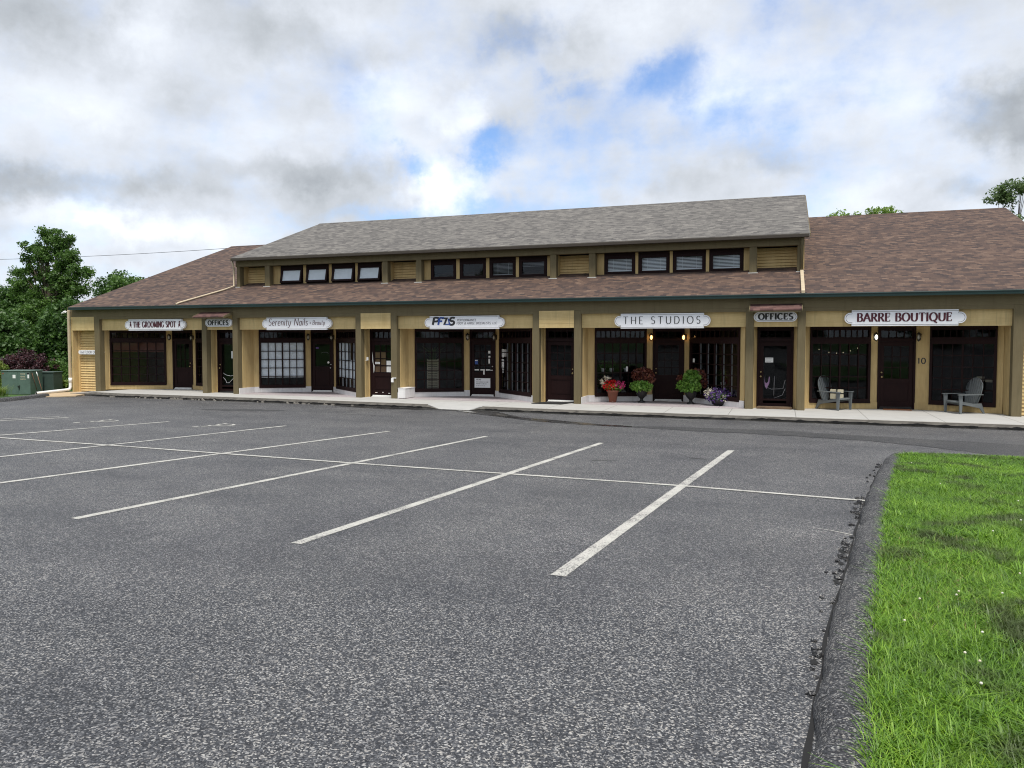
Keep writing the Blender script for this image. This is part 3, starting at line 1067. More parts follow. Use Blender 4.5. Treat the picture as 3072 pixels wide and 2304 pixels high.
# tan concrete pad by the left corner, left verge kerb
m = MB()
poly = [(-27.6, -2.15), (-27.15, -2.3), (-27.0, -1.9), (-27.2, -1.2), (-27.4, 0.2), (-29.3, 0.2), (-29.2, -1.4), (-28.6, -2.0), (-28.1, -2.05)]
poly = [(-28.3, -2.3), (-27.7, -2.45), (-27.2, -2.2), (-27.0, -1.6), (-27.3, -1.0), (-27.4, 0.3), (-29.3, 0.3), (-29.3, -1.5), (-28.8, -2.0)]
m.slab(list(poly), -0.3, -0.115)
tag(m.build('concrete_pad', 'tan_concrete'), kind='structure')
hump_kerb('verge_kerb', [(-28.2, -2.3), (-27.9, -2.9), (-27.55, -3.6), (-26.77, -4.95), (-26.0, -9), (-25.6, -30)], -0.42, 0.13, 'asphalt_kerb', 0.01)
bpy.data.objects['verge_kerb'].scale.x = 1.0

# ---------------------------------------------------------------- lettering: a small stroke alphabet
def arc(cx, cy, rx, ry, a0, a1, n=10):
    return [(cx + rx * math.cos(R(a0 + (a1 - a0) * i / n)), cy + ry * math.sin(R(a0 + (a1 - a0) * i / n))) for i in range(n + 1)]


GL = {
    ' ': (0.35, []),
    'A': (0.8, [[(0, 0), (0.4, 1)], [(0.4, 1), (0.8, 0)], [(0.15, 0.36), (0.65, 0.36)]]),
    'B': (0.62, [[(0.08, 0), (0.08, 1)], [(0.08, 1), (0.3, 1)] + arc(0.3, 0.76, 0.24, 0.24, 90, -90)[1:] + [(0.08, 0.52)], [(0.3, 0.52)] + arc(0.32, 0.26, 0.28, 0.26, 90, -90)[1:] + [(0.08, 0)]]),
    'C': (0.78, [arc(0.44, 0.5, 0.4, 0.5, 42, 318, 16)]),
    'D': (0.78, [[(0.08, 0), (0.08, 1)], [(0.08, 1), (0.3, 1)] + arc(0.3, 0.5, 0.42, 0.5, 90, -90, 14)[1:] + [(0.08, 0)]]),
    'E': (0.58, [[(0.08, 0), (0.08, 1)], [(0.08, 1), (0.54, 1)], [(0.08, 0.52), (0.46, 0.52)], [(0.08, 0), (0.56, 0)]]),
    'F': (0.54, [[(0.08, 0), (0.08, 1)], [(0.08, 1), (0.52, 1)], [(0.08, 0.52), (0.42, 0.52)]]),
    'G': (0.84, [arc(0.44, 0.5, 0.4, 0.5, 42, 330, 16), [(0.78, 0.42), (0.78, 0.1)], [(0.55, 0.42), (0.84, 0.42)]]),
    'H': (0.78, [[(0.08, 0), (0.08, 1)], [(0.7, 0), (0.7, 1)], [(0.08, 0.52), (0.7, 0.52)]]),
    'I': (0.2, [[(0.1, 0), (0.1, 1)]]),
    'K': (0.68, [[(0.08, 0), (0.08, 1)], [(0.62, 1), (0.1, 0.45)], [(0.25, 0.6), (0.66, 0)]]),
    'L': (0.55, [[(0.08, 0), (0.08, 1)], [(0.08, 0), (0.54, 0)]]),
    'M': (0.95, [[(0.08, 0), (0.1, 1)], [(0.1, 1), (0.47, 0.1)], [(0.47, 0.1), (0.84, 1)], [(0.86, 0), (0.84, 1)]]),
    'N': (0.8, [[(0.08, 0), (0.08, 1)], [(0.08, 1), (0.72, 0)], [(0.72, 0), (0.72, 1)]]),
    'O': (0.9, [arc(0.45, 0.5, 0.41, 0.5, 90, 450, 22)]),
    'P': (0.6, [[(0.08, 0), (0.08, 1)], [(0.08, 1), (0.3, 1)] + arc(0.3, 0.74, 0.26, 0.26, 90, -90)[1:] + [(0.08, 0.48)]]),
    'Q': (0.9, [arc(0.45, 0.5, 0.41, 0.5, 90, 450, 22), [(0.45, 0.12), (0.62, -0.08), (0.9, -0.22)]]),
    'R': (0.68, [[(0.08, 0), (0.08, 1)], [(0.08, 1), (0.3, 1)] + arc(0.3, 0.75, 0.25, 0.25, 90, -90)[1:] + [(0.08, 0.5)], [(0.3, 0.5), (0.66, 0)]]),
    'S': (0.56, [arc(0.28, 0.75, 0.22, 0.25, 30, 255, 9) + arc(0.28, 0.26, 0.23, 0.26, 80, -150, 10)]),
    'T': (0.72, [[(0.36, 0), (0.36, 1)], [(0.0, 1), (0.72, 1)]]),
    'U': (0.78, [[(0.08, 1), (0.08, 0.35)] + arc(0.39, 0.33, 0.31, 0.33, 180, 360, 12) + [(0.7, 1)]]),
    'W': (1.1, [[(0, 1), (0.27, 0)], [(0.27, 0), (0.55, 0.95)], [(0.55, 0.95), (0.82, 0)], [(0.82, 0), (1.1, 1)]]),
    '&': (0.75, [[(0.7, 0.0), (0.2, 0.72)] + arc(0.33, 0.83, 0.15, 0.17, 200, -20, 8) + [(0.12, 0.36)] + arc(0.3, 0.22, 0.22, 0.22, 150, 330, 8) + [(0.66, 0.42)]]),
    ',': (0.2, [[(0.1, 0.06), (0.02, -0.16)]]),
    '+': (0.5, [[(0.22, 0.15), (0.22, 0.6)], [(0.0, 0.38), (0.44, 0.38)]]),
    '2': (0.55, [arc(0.27, 0.76, 0.22, 0.24, 170, -30, 9) + [(0.05, 0.0), (0.52, 0.0)]]),
    '1': (0.3, [[(0.04, 0.82), (0.18, 1), (0.18, 0)]]),
    '0': (0.62, [arc(0.31, 0.5, 0.25, 0.5, 90, 450, 18)]),
    '4': (0.6, [[(0.42, 0), (0.42, 1), (0.04, 0.32), (0.58, 0.32)]]),
    '3': (0.55, [arc(0.25, 0.76, 0.22, 0.24, 150, -90, 9) + arc(0.25, 0.26, 0.25, 0.26, 90, -150, 9)]),
    '9': (0.55, [arc(0.27, 0.72, 0.2, 0.28, 0, 360, 12) + [(0.47, 0.6), (0.35, 0)]]),
    '6': (0.55, [[(0.4, 1), (0.1, 0.4)] + arc(0.28, 0.27, 0.2, 0.27, 160, 520, 12)]),
    'n': (0.52, [[(0.06, 0), (0.06, 0.62)], [(0.06, 0.4)] + arc(0.25, 0.42, 0.19, 0.2, 160, 0, 8) + [(0.44, 0)]]),
    'd': (0.55, [arc(0.25, 0.3, 0.2, 0.3, 40, 320, 10), [(0.46, 0), (0.46, 1)]]),
    'e': (0.48, [[(0.05, 0.33), (0.42, 0.36)] + arc(0.24, 0.36, 0.19, 0.26, 0, 180, 8) + arc(0.26, 0.28, 0.21, 0.28, 180, 310, 7)]),
    'r': (0.36, [[(0.06, 0), (0.06, 0.62)], [(0.06, 0.38)] + arc(0.24, 0.4, 0.18, 0.2, 160, 60, 6)]),
    'i': (0.16, [[(0.07, 0), (0.07, 0.62)], [(0.07, 0.82), (0.08, 0.9)]]),
    't': (0.34, [[(0.14, 0.9), (0.13, 0.12)] + arc(0.22, 0.12, 0.09, 0.12, 190, 320, 5), [(0.0, 0.62), (0.3, 0.62)]]),
    'y': (0.5, [[(0.05, 0.62), (0.07, 0.2)] + arc(0.23, 0.2, 0.16, 0.18, 180, 350, 7) + [(0.45, 0.62)], [(0.45, 0.62), (0.36, 0.0), (0.2, -0.32), (0.0, -0.3)]]),
    'a': (0.52, [arc(0.26, 0.3, 0.21, 0.31, 50, 320, 10), [(0.46, 0.62), (0.44, 0.05), (0.52, 0.02)]]),
    'l': (0.18, [[(0.08, 0.02), (0.06, 1.05)]]),
    's': (0.4, [arc(0.2, 0.46, 0.14, 0.15, 30, 250, 7) + arc(0.2, 0.16, 0.16, 0.16, 80, -150, 8)]),
    'u': (0.54, [[(0.06, 0.62), (0.07, 0.2)] + arc(0.24, 0.19, 0.17, 0.18, 180, 350, 7) + [(0.45, 0.62)], [(0.45, 0.62), (0.46, 0.0)]]),
}


def write(m, s, x0, x1, z0, h, y, thick=0.16, thin=0.07, serif=0.0, slant=0.0, track=0.16):
    """flat letters between x0 and x1, base line z0, cap height h, facing -y"""
    tot = sum(GL[c][0] + track for c in s) - track
    sx = (x1 - x0) / tot
    cx = x0
    zoff = 0

    def strip(pl):
        nonlocal zoff
        P = [(cx + (p[0]) * sx + slant * p[1] * h, z0 + p[1] * h) for p in pl]
        zoff += 1
        yy = y - 0.00012 * (zoff % 9)
        prev = None
        n = len(P)
        for i, (px, pz) in enumerate(P):
            xa, za = P[max(0, i - 1)]
            xb, zb = P[min(n - 1, i + 1)]
            dx, dz = xb - xa, zb - za
            l = math.hypot(dx, dz) or 1
            w = (thin + (thick - thin) * abs(dz) / l) * h * 0.5
            nxx, nz = -dz / l, dx / l
            b = m.pts([(px + nxx * w, yy, pz + nz * w), (px - nxx * w, yy, pz - nz * w)])
            if prev is not None:
                m.face([prev, prev + 1, b + 1, b])
            prev = b
    for c in s:
        w_, st = GL[c]
        for pl in st:
            strip(pl)
            if serif:
                for e, o in ((pl[0], pl[1]), (pl[-1], pl[-2])):
                    if abs(e[1] - o[1]) > abs(e[0] - o[0]) * 0.8 and (abs(e[1]) < 0.02 or abs(e[1] - 1) < 0.02) and len(pl) <= 3:
                        px, pz = cx + e[0] * sx, z0 + e[1] * h
                        yy = y - 0.0014
                        a = serif * h
                        m.quad((px - a, yy, pz - thin * h * .45), (px + a, yy, pz - thin * h * .45), (px + a, yy, pz + thin * h * .45), (px - a, yy, pz + thin * h * .45))
                    elif abs(e[1] - o[1]) < 0.05 and abs(e[0]) + abs(e[0] - w_) < w_ + 0.2 and c in 'TEFL' and (e[0] > 0.4 * w_ or c == 'T'):
                        px, pz = cx + e[0] * sx, z0 + e[1] * h
                        yy = y - 0.0016
                        d = -1 if e[1] > 0.6 else 1
                        m.quad((px - thin * h * .5, yy, pz), (px + thin * h * .5, yy, pz), (px + thin * h * .5, yy, pz + d * .2 * h), (px - thin * h * .5, yy, pz + d * .2 * h))
        cx += (w_ + track) * sx


def scallop(x0, x1, z0, z1, ins=0.0):
    h = z1 - z0
    r = h * 0.36
    nt = h * 0.14
    xa, xb = x0 + r + 0.03, x1 - r - 0.03
    mid = (z0 + z1) / 2
    rr = r - ins
    za, zb = z0 + ins, z1 - ins
    pr = []
    pr += [(xa + ins * .2, za), (xb - ins * .2, za), (xb - ins * .2, mid - rr * 0.98)]
    pr += [(xb + 0.03 + rr * math.cos(R(a)), mid + rr * math.sin(R(a))) for a in range(-75, 76, 10)]
    pr += [(xb - ins * .2, mid + rr * .98), (xb - ins * .2, zb), (xa + ins * .2, zb), (xa + ins * .2, mid + rr * .98)]
    pr += [(xa - 0.03 + rr * math.cos(R(a)), mid + rr * math.sin(R(a))) for a in range(105, 256, 10)]
    pr += [(xa + ins * .2, mid - rr * .98)]
    return pr


def outline_strip(m, poly, w, y):
    n = len(poly)
    cx = sum(p[0] for p in poly) / n
    cz = sum(p[1] for p in poly) / n
    ring = []
    for i in range(n):
        xa, za = poly[i - 1]
        xb, zb = poly[(i + 1) % n]
        dx, dz = xb - xa, zb - za
        l = math.hypot(dx, dz) or 1
        nx_, nz_ = -dz / l * w, dx / l * w
        ring.append((poly[i][0] + nx_, poly[i][1] + nz_))
    b = m.pts([(x, y, z) for x, z in poly] + [(x, y, z) for x, z in ring])
    for i in range(n):
        j = (i + 1) % n
        m.face([b + i, b + j, b + n + j, b + n + i])


def sign_base(x0, x1, z0, z1, y, label, shape='scallop', border=True, name='shop_sign'):
    root = empty(name, ((x0 + x1) / 2, y, z0), label=label, cat='sign')
    inv = Matrix.Translation((-(x0 + x1) / 2, -y, -z0))
    m = MB()
    m.M = inv
    poly = scallop(x0, x1, z0, z1) if shape == 'scallop' else stadium(x0, x1, z0, z1)
    m.prism(poly, y - 0.028, y + 0.085)
    m.build('board', 'sign_white', root)
    if border:
        m = MB()
        m.M = inv
        pin = scallop(x0, x1, z0, z1, 0.03) if shape == 'scallop' else stadium(x0 + .03, x1 - .03, z0 + .025, z1 - .025)
        outline_strip(m, pin, 0.012, y - 0.030)
        m.build('border', 'border_grey', root)
    return root, inv


def stadium(x0, x1, z0, z1):
    r = (z1 - z0) / 2
    mid = (z0 + z1) / 2
    return [(x1 - r + r * math.cos(R(a)), mid + r * math.sin(R(a))) for a in range(-90, 91, 15)] + [(x0 + r + r * math.cos(R(a)), mid + r * math.sin(R(a))) for a in range(90, 271, 15)]


def letters(root, inv, matname, name='lettering'):
    m = MB()
    m.M = inv
    return m, (lambda: m.build(name, matname, root))


# ---------------------------------------------------------------- the building
B = empty('commercial_building', (0, 0, 0), label='long tan and olive timber shopping building with brown shingle roof and raised dormer', cat='building')

POST = [(-27.73, -27.45), (-22.03, -21.80), (-20.52, -20.28), (-14.94, -14.71), (-13.466, -13.23), (-8.02, -7.79), (-6.567, -6.33), (-1.065, -0.83), (0.445, 0.673), (6.087, 6.34)]
for (a, b) in POST:
    m = MB()
    m.box(a, b, 0.0, 0.26, -0.02 if a > -27 else -0.12, 3.128)
    m.build('post', 'olive_wood', B, bevel=0.006)
m = MB()
m.box(-29.1, 8.0, 0.0, 0.26, 3.13, 3.46)
for (p, q) in [(0, 1), (2, 3), (4, 5), (6, 7), (8, 9)]:
    m.box(POST[p][1] + .002, POST[q][0] - .002, 0.004, 0.25, 3.02, 3.128)
m.build('beam', 'olive_beam', B)
m = MB()
m.box(-28.88, 8.15, -0.27, -0.15, 3.42, 3.53)
m.box(-28.86, 8.13, -0.285, -0.262, 3.50, 3.535)
m.build('eave_gutter', 'green_gutter', B, bevel=0.01)
m = MB()
m.box(-28.86, 8.12, -0.145, 0.26, 3.462, 3.50)
m.build('soffit', 'olive_beam', B)

# roofs
def roof(x0, x1, ye, ze, yr, zr, th, matname, name='roof', back=None):
    m = MB()
    yb = 2 * yr - ye if back is None else back[0]
    zb = ze if back is None else back[1]
    m.sideprism([(ye, ze), (yr, zr), (yb, zb), (yb, zb - th), (yr, zr - th), (ye, ze - th)], x0, x1)
    o = m.build(name, matname, B)
    m = MB()
    m.sideprism([(yr - 0.13, zr - 0.047 + 0.004), (yr, zr + 0.018), (yr + 0.13, zr - 0.047 + 0.004)], x0 + .002, x1 - .002)
    m.build('ridge_cap', matname, o)
    for xx in (x0 - 0.024, x1 + 0.001):
        m = MB()
        m.sideprism([(ye, ze - .012), (yr, zr - .012), (yb, zb - .012), (yb, zb - th - .06), (yr, zr - th - .06), (ye, ze - th - 0.02)], xx, xx + 0.023)
        m.build('rake_board', 'olive_beam', o)
    return o


roof(-28.9, 8.2, -0.262, 3.545, 10.1, 7.315, 0.09, 'shingle_brown')
roof(-22.0, 0.80, 1.74, 5.60, 8.35, 7.97, 0.09, 'shingle_grey')
m = MB()
m.box(-22.0, 0.78, 1.73, 1.90, 5.47, 5.585)
m.build('dormer_gutter', 'brown_gutter', B, bevel=0.012)

# dormer front: posts over the lower posts
m = MB()
m.box(-21.98, 0.64, 2.02, 2.24, 5.25, 5.50)
m.build('dormer_beam', 'olive_beam', B)
UP = [(-21.95, -21.80), (-20.52, -20.28), (-14.94, -14.71), (-13.47, -13.23), (-8.02, -7.79), (-6.567, -6.33), (-1.065, -0.83), (0.44, 0.62)]
for (a, b) in UP:
    m = MB()
    m.box(a, b, 2.05, 2.32, 4.28, 5.248)
    m.build('dormer_post', 'olive_wood', B, bevel=0.006)
each('flashing', 'flashing', [(a - 0.04, b + 0.04, 2.0, 2.06, 4.30, 4.395) for a, b in UP], B)


def clap(m, u0, u1, z0, z1, y, pitch=0.125):
    n = max(1, round((z1 - z0) / pitch))
    h = (z1 - z0) / n
    for i in range(n):
        za, zb = z0 + i * h, z0 + (i + 1) * h
        g = 0.016
        m.quad((u0, y - 0.030, za + g), (u1, y - 0.030, za + g), (u1, y, zb), (u0, y, zb))
        m.quad((u0, y + 0.03, za + g), (u1, y + 0.03, za + g), (u1, y - 0.030, za + g), (u0, y - 0.030, za + g))
        m.quad((u0, y + 0.03, za), (u1, y + 0.03, za), (u1, y + 0.03, za + g), (u0, y + 0.03, za + g))
        m.quad((u0, y, za), (u1, y, za), (u1, y + 0.03, za), (u0, y + 0.03, za))


def glazed(m_frame, x0, x1, z0, z1, y, fw=0.06, fd=0.07, nx=1, nz=1, mw=0.028, inner=None):
    """frame with glazing bars; returns pane rectangle"""
    m_frame.box(x0, x0 + fw, y - fd, y + .02, z0, z1)
    m_frame.box(x1 - fw, x1, y - fd, y + .02, z0, z1)
    m_frame.box(x0 + fw + .0005, x1 - fw - .0005, y - fd + .001, y + .02, z0, z0 + fw)
    m_frame.box(x0 + fw + .0005, x1 - fw - .0005, y - fd + .001, y + .02, z1 - fw, z1)
    ax, bx, az, bz = x0 + fw, x1 - fw, z0 + fw, z1 - fw
    for i in range(1, nx):
        x = ax + (bx - ax) * i / nx
        w = mw * (1.9 if (nx % 2 == 0 and i == nx // 2 and nx > 4) else 1)
        m_frame.box(x - w / 2, x + w / 2, y - 0.028, y + .012, az + .0005, bz - .0005)
        if inner is not None:
            inner.box(x - w / 2, x + w / 2, y + 0.0125, y + .065, az + .0005, bz - .0005)
    for i in range(1, nz):
        z = az + (bz - az) * i / nz
        m_frame.box(ax + .0005, bx - .0005, y - 0.026, y + .010, z - mw / 2, z + mw / 2)
    return ax, bx, az, bz


def slats(m, x0, x1, z0, z1, y, pitch=0.05, open_=0.6):
    n = int((z1 - z0) / pitch)
    for i in range(n):
        z = z0 + (i + .5) * pitch
        hh = pitch * 0.5 * open_
        m.quad((x0, y - .012, z - hh), (x1, y - .012, z - hh), (x1, y + .012, z + hh), (x0, y + .012, z + hh))


# dormer bays
for (p, q) in [(0, 1), (2, 3), (4, 5), (6, 7)]:
    m = MB()
    clap(m, UP[p][1], UP[q][0], 4.33, 5.25, 2.62, 0.105)
    m.build('dormer_siding', 'siding', B)
tb = []
for (p, q) in [(0, 1), (2, 3), (4, 5), (6, 7)]:
    tb.append((UP[p][1] - .1, UP[p][1] + .004, 2.33, 2.62, 4.33, 5.25))
    tb.append((UP[q][0] - .004, UP[q][0] + .1, 2.33, 2.62, 4.33, 5.25))
for (p, q) in [(1, 2), (3, 4), (5, 6)]:
    tb.append((UP[p][1] - .1, UP[p][1] - .001, 2.33, 2.48, 4.33, 5.25))
    tb.append((UP[q][0] + .001, UP[q][0] + .1, 2.33, 2.48, 4.33, 5.25))
GRP = [[(-19.96, -18.83), (-18.69, -17.59), (-17.46, -16.35), (-16.24, -15.13)], [(-12.98, -11.89), (-11.75, -10.65), (-10.52, -9.45), (-9.33, -8.22)], [(-6.08, -4.95), (-4.85, -3.74), (-3.64, -2.51), (-2.40, -1.26)]]
for gi, (g, (p, q)) in enumerate(zip(GRP, [(1, 2), (3, 4), (5, 6)])):
    edges = [UP[p][1] + .005] + [x for w in g for x in w] + [UP[q][0] - .005]
    for a, b in zip(edges[0::2], edges[1::2]):
        tb.append((a, b, 2.36, 2.46, 4.47, 5.25))
each('dormer_trim', 'tan_wood', tb, B)
sl = []
for gi, (g, (p, q)) in enumerate(zip(GRP, [(1, 2), (3, 4), (5, 6)])):
    sl.append((g[0][0] - .02, g[-1][1] + .02, 2.33, 2.47, 4.40, 4.468))
each('window_sill', 'dark_brown', sl, B)
for gi, g in enumerate(GRP):
    for wi, (a, b) in enumerate(g):
        mf = MB()
        mf.box(a, a + .045, 2.37, 2.48, 4.47, 5.25)
        mf.box(b - .045, b, 2.37, 2.48, 4.47, 5.25)
        mf.box(a + .046, b - .046, 2.371, 2.48, 5.13, 5.25)
        mf.box(a + .046, b - .046, 2.371, 2.48, 4.47, 4.515)
        w_ = mf.build('dormer_window', 'dark_brown', B)
        # sash: the first group stands open, hinged at its head
        ang = R(13) if gi == 0 else 0.0
        hinge = Matrix.Translation((0, 2.40, 5.12)) @ Matrix.Rotation(-ang, 4, 'X') @ Matrix.Translation((0, -2.40, -5.12))
        ms = MB()
        ms.M = hinge
        x0, x1, z0, z1 = glazed(ms, a + .05, b - .05, 4.52, 5.125, 2.40, fw=0.075, fd=0.045)
        s_ = ms.build('sash', 'dark_brown', w_)
        mp = MB()
        mp.M = hinge
        mp.quad((x0, 2.40, z0), (x1, 2.40, z0), (x1, 2.40, z1), (x0, 2.40, z1))
        mp.build('pane', 'glass_clear' if gi != 1 else 'glass', w_)
        if gi == 0:
            mb = MB()
            mb.M = hinge
            mb.quad((x0, 2.412, z0), (x1, 2.412, z0), (x1, 2.412, z1), (x0, 2.412, z1))
            for i_ in range(11):
                zz_ = z0 + (i_ + .5) * (z1 - z0) / 11
                mb.box(x0, x1, 2.404, 2.408, zz_ - .004, zz_ + .004)
            mb.build('blind', 'blind_white', w_)
        elif gi == 2 or wi in (2,):
            mb = MB()
            slats(mb, x0, x1, z0 + .02, z1, 2.445, 0.048, 0.62 if gi == 2 else 0.28)
            for xx_ in (x0 + .2, x1 - .2):
                mb.box(xx_ - .004, xx_ + .004, 2.43, 2.432, z0, z1)
            mb.box(x0, x1, 2.43, 2.45, z0, z0 + .03)
            mb.build('blind', 'blind_white', w_)
        elif wi == 3:
            mb = MB()
            slats(mb, x0, x1, z0 + .28, z1, 2.445, 0.048, 0.3)
            mb.build('blind', 'blind_white', w_)

# dormer shell and gable walls
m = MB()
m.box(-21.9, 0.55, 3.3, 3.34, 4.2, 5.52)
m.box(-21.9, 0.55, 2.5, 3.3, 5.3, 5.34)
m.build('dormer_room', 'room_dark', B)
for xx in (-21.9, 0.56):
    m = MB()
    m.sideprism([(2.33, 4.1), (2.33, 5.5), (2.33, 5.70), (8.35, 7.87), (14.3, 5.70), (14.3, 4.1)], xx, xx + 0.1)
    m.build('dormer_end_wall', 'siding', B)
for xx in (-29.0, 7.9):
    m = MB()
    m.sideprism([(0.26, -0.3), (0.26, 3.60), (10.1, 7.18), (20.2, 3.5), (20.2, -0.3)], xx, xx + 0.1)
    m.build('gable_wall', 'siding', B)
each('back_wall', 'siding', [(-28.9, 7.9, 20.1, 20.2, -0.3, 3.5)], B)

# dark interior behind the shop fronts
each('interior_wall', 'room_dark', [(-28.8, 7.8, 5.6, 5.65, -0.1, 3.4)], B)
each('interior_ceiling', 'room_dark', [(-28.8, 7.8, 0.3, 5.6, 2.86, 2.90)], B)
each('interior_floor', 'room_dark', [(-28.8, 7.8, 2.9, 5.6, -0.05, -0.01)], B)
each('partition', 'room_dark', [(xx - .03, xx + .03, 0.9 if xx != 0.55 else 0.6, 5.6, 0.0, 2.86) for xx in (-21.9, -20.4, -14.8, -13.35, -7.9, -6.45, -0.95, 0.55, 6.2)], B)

# upper fill panels and recessed doors between the shops
NARROW = [(1, 2), (3, 4), (5, 6), (7, 8)]
for (p, q) in NARROW:
    a, b = POST[p][1], POST[q][0]
    m = MB()
    if p in (3, 5):
        h0 = 2.55
        n = 4
        for i in range(n):
            m.box(a + .002, b - .002, -0.012 - .003 * (i % 2), 0.2, h0 + i * .145 + .0015, h0 + (i + 1) * .145 - .0015)
    else:
        m.box(a + .002, b - .002, 0.06, 0.2, 2.55, 3.127)
    m.build('fill_panel', 'tan_board', B)
for k_, (p, q) in enumerate([(0, 1), (2, 3), (4, 5), (6, 7), (8, 9)]):
    a, b = POST[p][1], POST[q][0]
    m = MB()
    m.box(a + .002, b - .002, 0.14, 0.26, 2.55, 3.127)
    m.build('fill_panel', 'tan_board', B)
    each('alcove_ceiling', 'tan_board', [(a + .05, b - .002, 0.262, 2.9, 2.62, 2.66)], B)
for (xa, xb) in [(-28.98, -27.732), (6.342, 7.9)]:
    m = MB()
    for i in range(4):
        m.box(xa, xb, -0.012 - .003 * (i % 2), 0.2, 2.55 + i * .145, 2.55 + (i + 1) * .145)
    m.build('fill_panel', 'tan_board', B)
# corner niches
for (xa, xb) in [(-28.96, -27.6), (6.30, 7.84)]:
    m = MB()
    clap(m, xa, xb, -0.09, 2.62, 0.33, 0.107)
    m.build('siding', 'siding', B)
each('corner_board', 'tan_wood', [(-29.05, -28.962, 0.0, 0.42, -0.15, 3.128), (7.85, 7.95, 0.0, 0.42, -0.15, 3.128)], B)


def add_notice(parent, M, x, z, w, h, y, matname='paper', name='notice', lines=0, lmat='letter_grey'):
    m = MB()
    m.M = M
    m.box(x, x + w, y - 0.004, y, z, z + h)
    o = m.build(name, matname, parent)
    if lines:
        m = MB()
        m.M = M
        for i in range(lines):
            zz = z + h - (i + 0.8) * h / (lines + 0.6)
            m.box(x + w * .1, x + w * (.9 - 0.2 * ((i * 7) % 3) / 2), y - 0.0065, y - 0.0045, zz - h * .022, zz + h * .022)
        m.build('printed_lines', lmat, parent)
    return o


def make_door(M, w, style, zt=2.10, extras=None):
    """door, frame and transom in a wall plane; local x 0..w, front of the wall y=0"""
    mf = MB()
    mf.M = M
    j = 0.06
    mf.box(0, j, -0.03, 0.10, 0.0, 2.62)
    mf.box(w - j, w, -0.03, 0.10, 0.0, 2.62)
    mf.box(j + .0005, w - j - .0005, -0.045, 0.10, zt, zt + 0.09)
    mf.box(j + .0005, w - j - .0005, -0.029, 0.10, 2.47, 2.62)
    ax, bx, az, bz = glazed(mf, j + .001, w - j - .001, zt + .092, 2.468, 0.04, fw=0.035, fd=0.03, nx=4, nz=1, mw=0.02)
    fr = mf.build('door_frame', 'dark_brown', B)
    mp = MB()
    mp.M = M
    mp.quad((ax, 0.045, az), (bx, 0.045, az), (bx, 0.045, bz), (ax, 0.045, bz))
    mp.build('pane', 'glass', fr)
    # leaf
    md = MB()
    md.M = M
    x0, x1 = j + .004, w - j - .004
    yb = 0.045
    st = 0.115
    lay = {'lite12': (0.92, 1.96, 3, 4), 'lite9': (0.95, 1.96, 3, 3), 'full': (0.30, 1.96, 1, 1), 'solid': (1.05, 1.96, 1, 1)}
    zb, zt2, nx, nz = lay[style]
    if style == 'full':
        st = 0.13
    md.box(x0, x0 + st, 0.0, yb, 0.03, zt - .005)
    md.box(x1 - st, x1, 0.0, yb, 0.03, zt - .005)
    md.box(x0 + st + .0005, x1 - st - .0005, 0.001, yb, zt2, zt - .005)
    md.box(x0 + st + .0005, x1 - st - .0005, 0.001, yb, 0.03, 0.24)
    md.box(x0 + st + .0005, x1 - st - .0005, 0.001, yb, zb - 0.14, zb)
    if zb - 0.14 > 0.26:
        md.box(x0 + st + .0005, x1 - st - .0005, 0.018, yb - .004, 0.241, zb - 0.141)
        zm = 0.24 + (zb - .38) * .3
        md.box(x0 + st + .03, x1 - st - .03, 0.008, 0.017, 0.29, zb - .19)
    gx0, gx1 = x0 + st, x1 - st
    for i in range(1, nx):
        x = gx0 + (gx1 - gx0) * i / nx
        md.box(x - .013, x + .013, 0.006, 0.034, zb + .0005, zt2 - .0005)
    for i in range(1, nz):
        z = zb + (zt2 - zb) * i / nz
        md.box(gx0 + .0005, gx1 - .0005, 0.008, 0.032, z - .013, z + .013)
    d = md.build('door', 'dark_brown', B)
    mp = MB()
    mp.M = M
    mp.quad((gx0, 0.022, zb), (gx1, 0.022, zb), (gx1, 0.022, zt2), (gx0, 0.022, zt2))
    mp.build('pane', 'glass', d)
    ms = MB()
    ms.M = M
    ms.box(x0, x1, -0.05, 0.03, 0.0, 0.028)
    ms.box(x0 + .02, x1 - .02, -0.008, -0.001, 0.032, 0.075)
    ms.build('threshold', 'white_plastic' if (extras or {}).get('strip', True) else 'black_metal', d)
    ex = extras or {}
    kx = x0 + 0.055 if ex.get('knob') == 'l' else x1 - 0.055
    mk = MB()
    mk.M = M @ Matrix.Translation((kx, -0.002, 1.0)) @ Matrix.Rotation(math.pi / 2, 4, 'X')
    mk.lathe([(0.012, 0.0), (0.012, 0.03), (0.028, 0.04), (0.03, 0.055), (0.018, 0.07)], n=12)
    ml = MB()
    ml.M = M @ Matrix.Translation((kx, -0.002, 1.14)) @ Matrix.Rotation(math.pi / 2, 4, 'X')
    ml.lathe([(0.026, 0.0), (0.026, 0.012), (0.014, 0.02)], n=12)
    ml.build('lock', ex.get('kmat', 'brass'), d)
    if ex.get('lever'):
        mk.M = M @ Matrix.Translation((kx, -0.05, 1.0))
        mk.box(-0.13, 0.012, -0.012, 0.012, -0.012, 0.012)
    mk.build('handle', ex.get('kmat', 'brass'), d)
    return d, (gx0, gx1, zb, zt2, nx, nz)


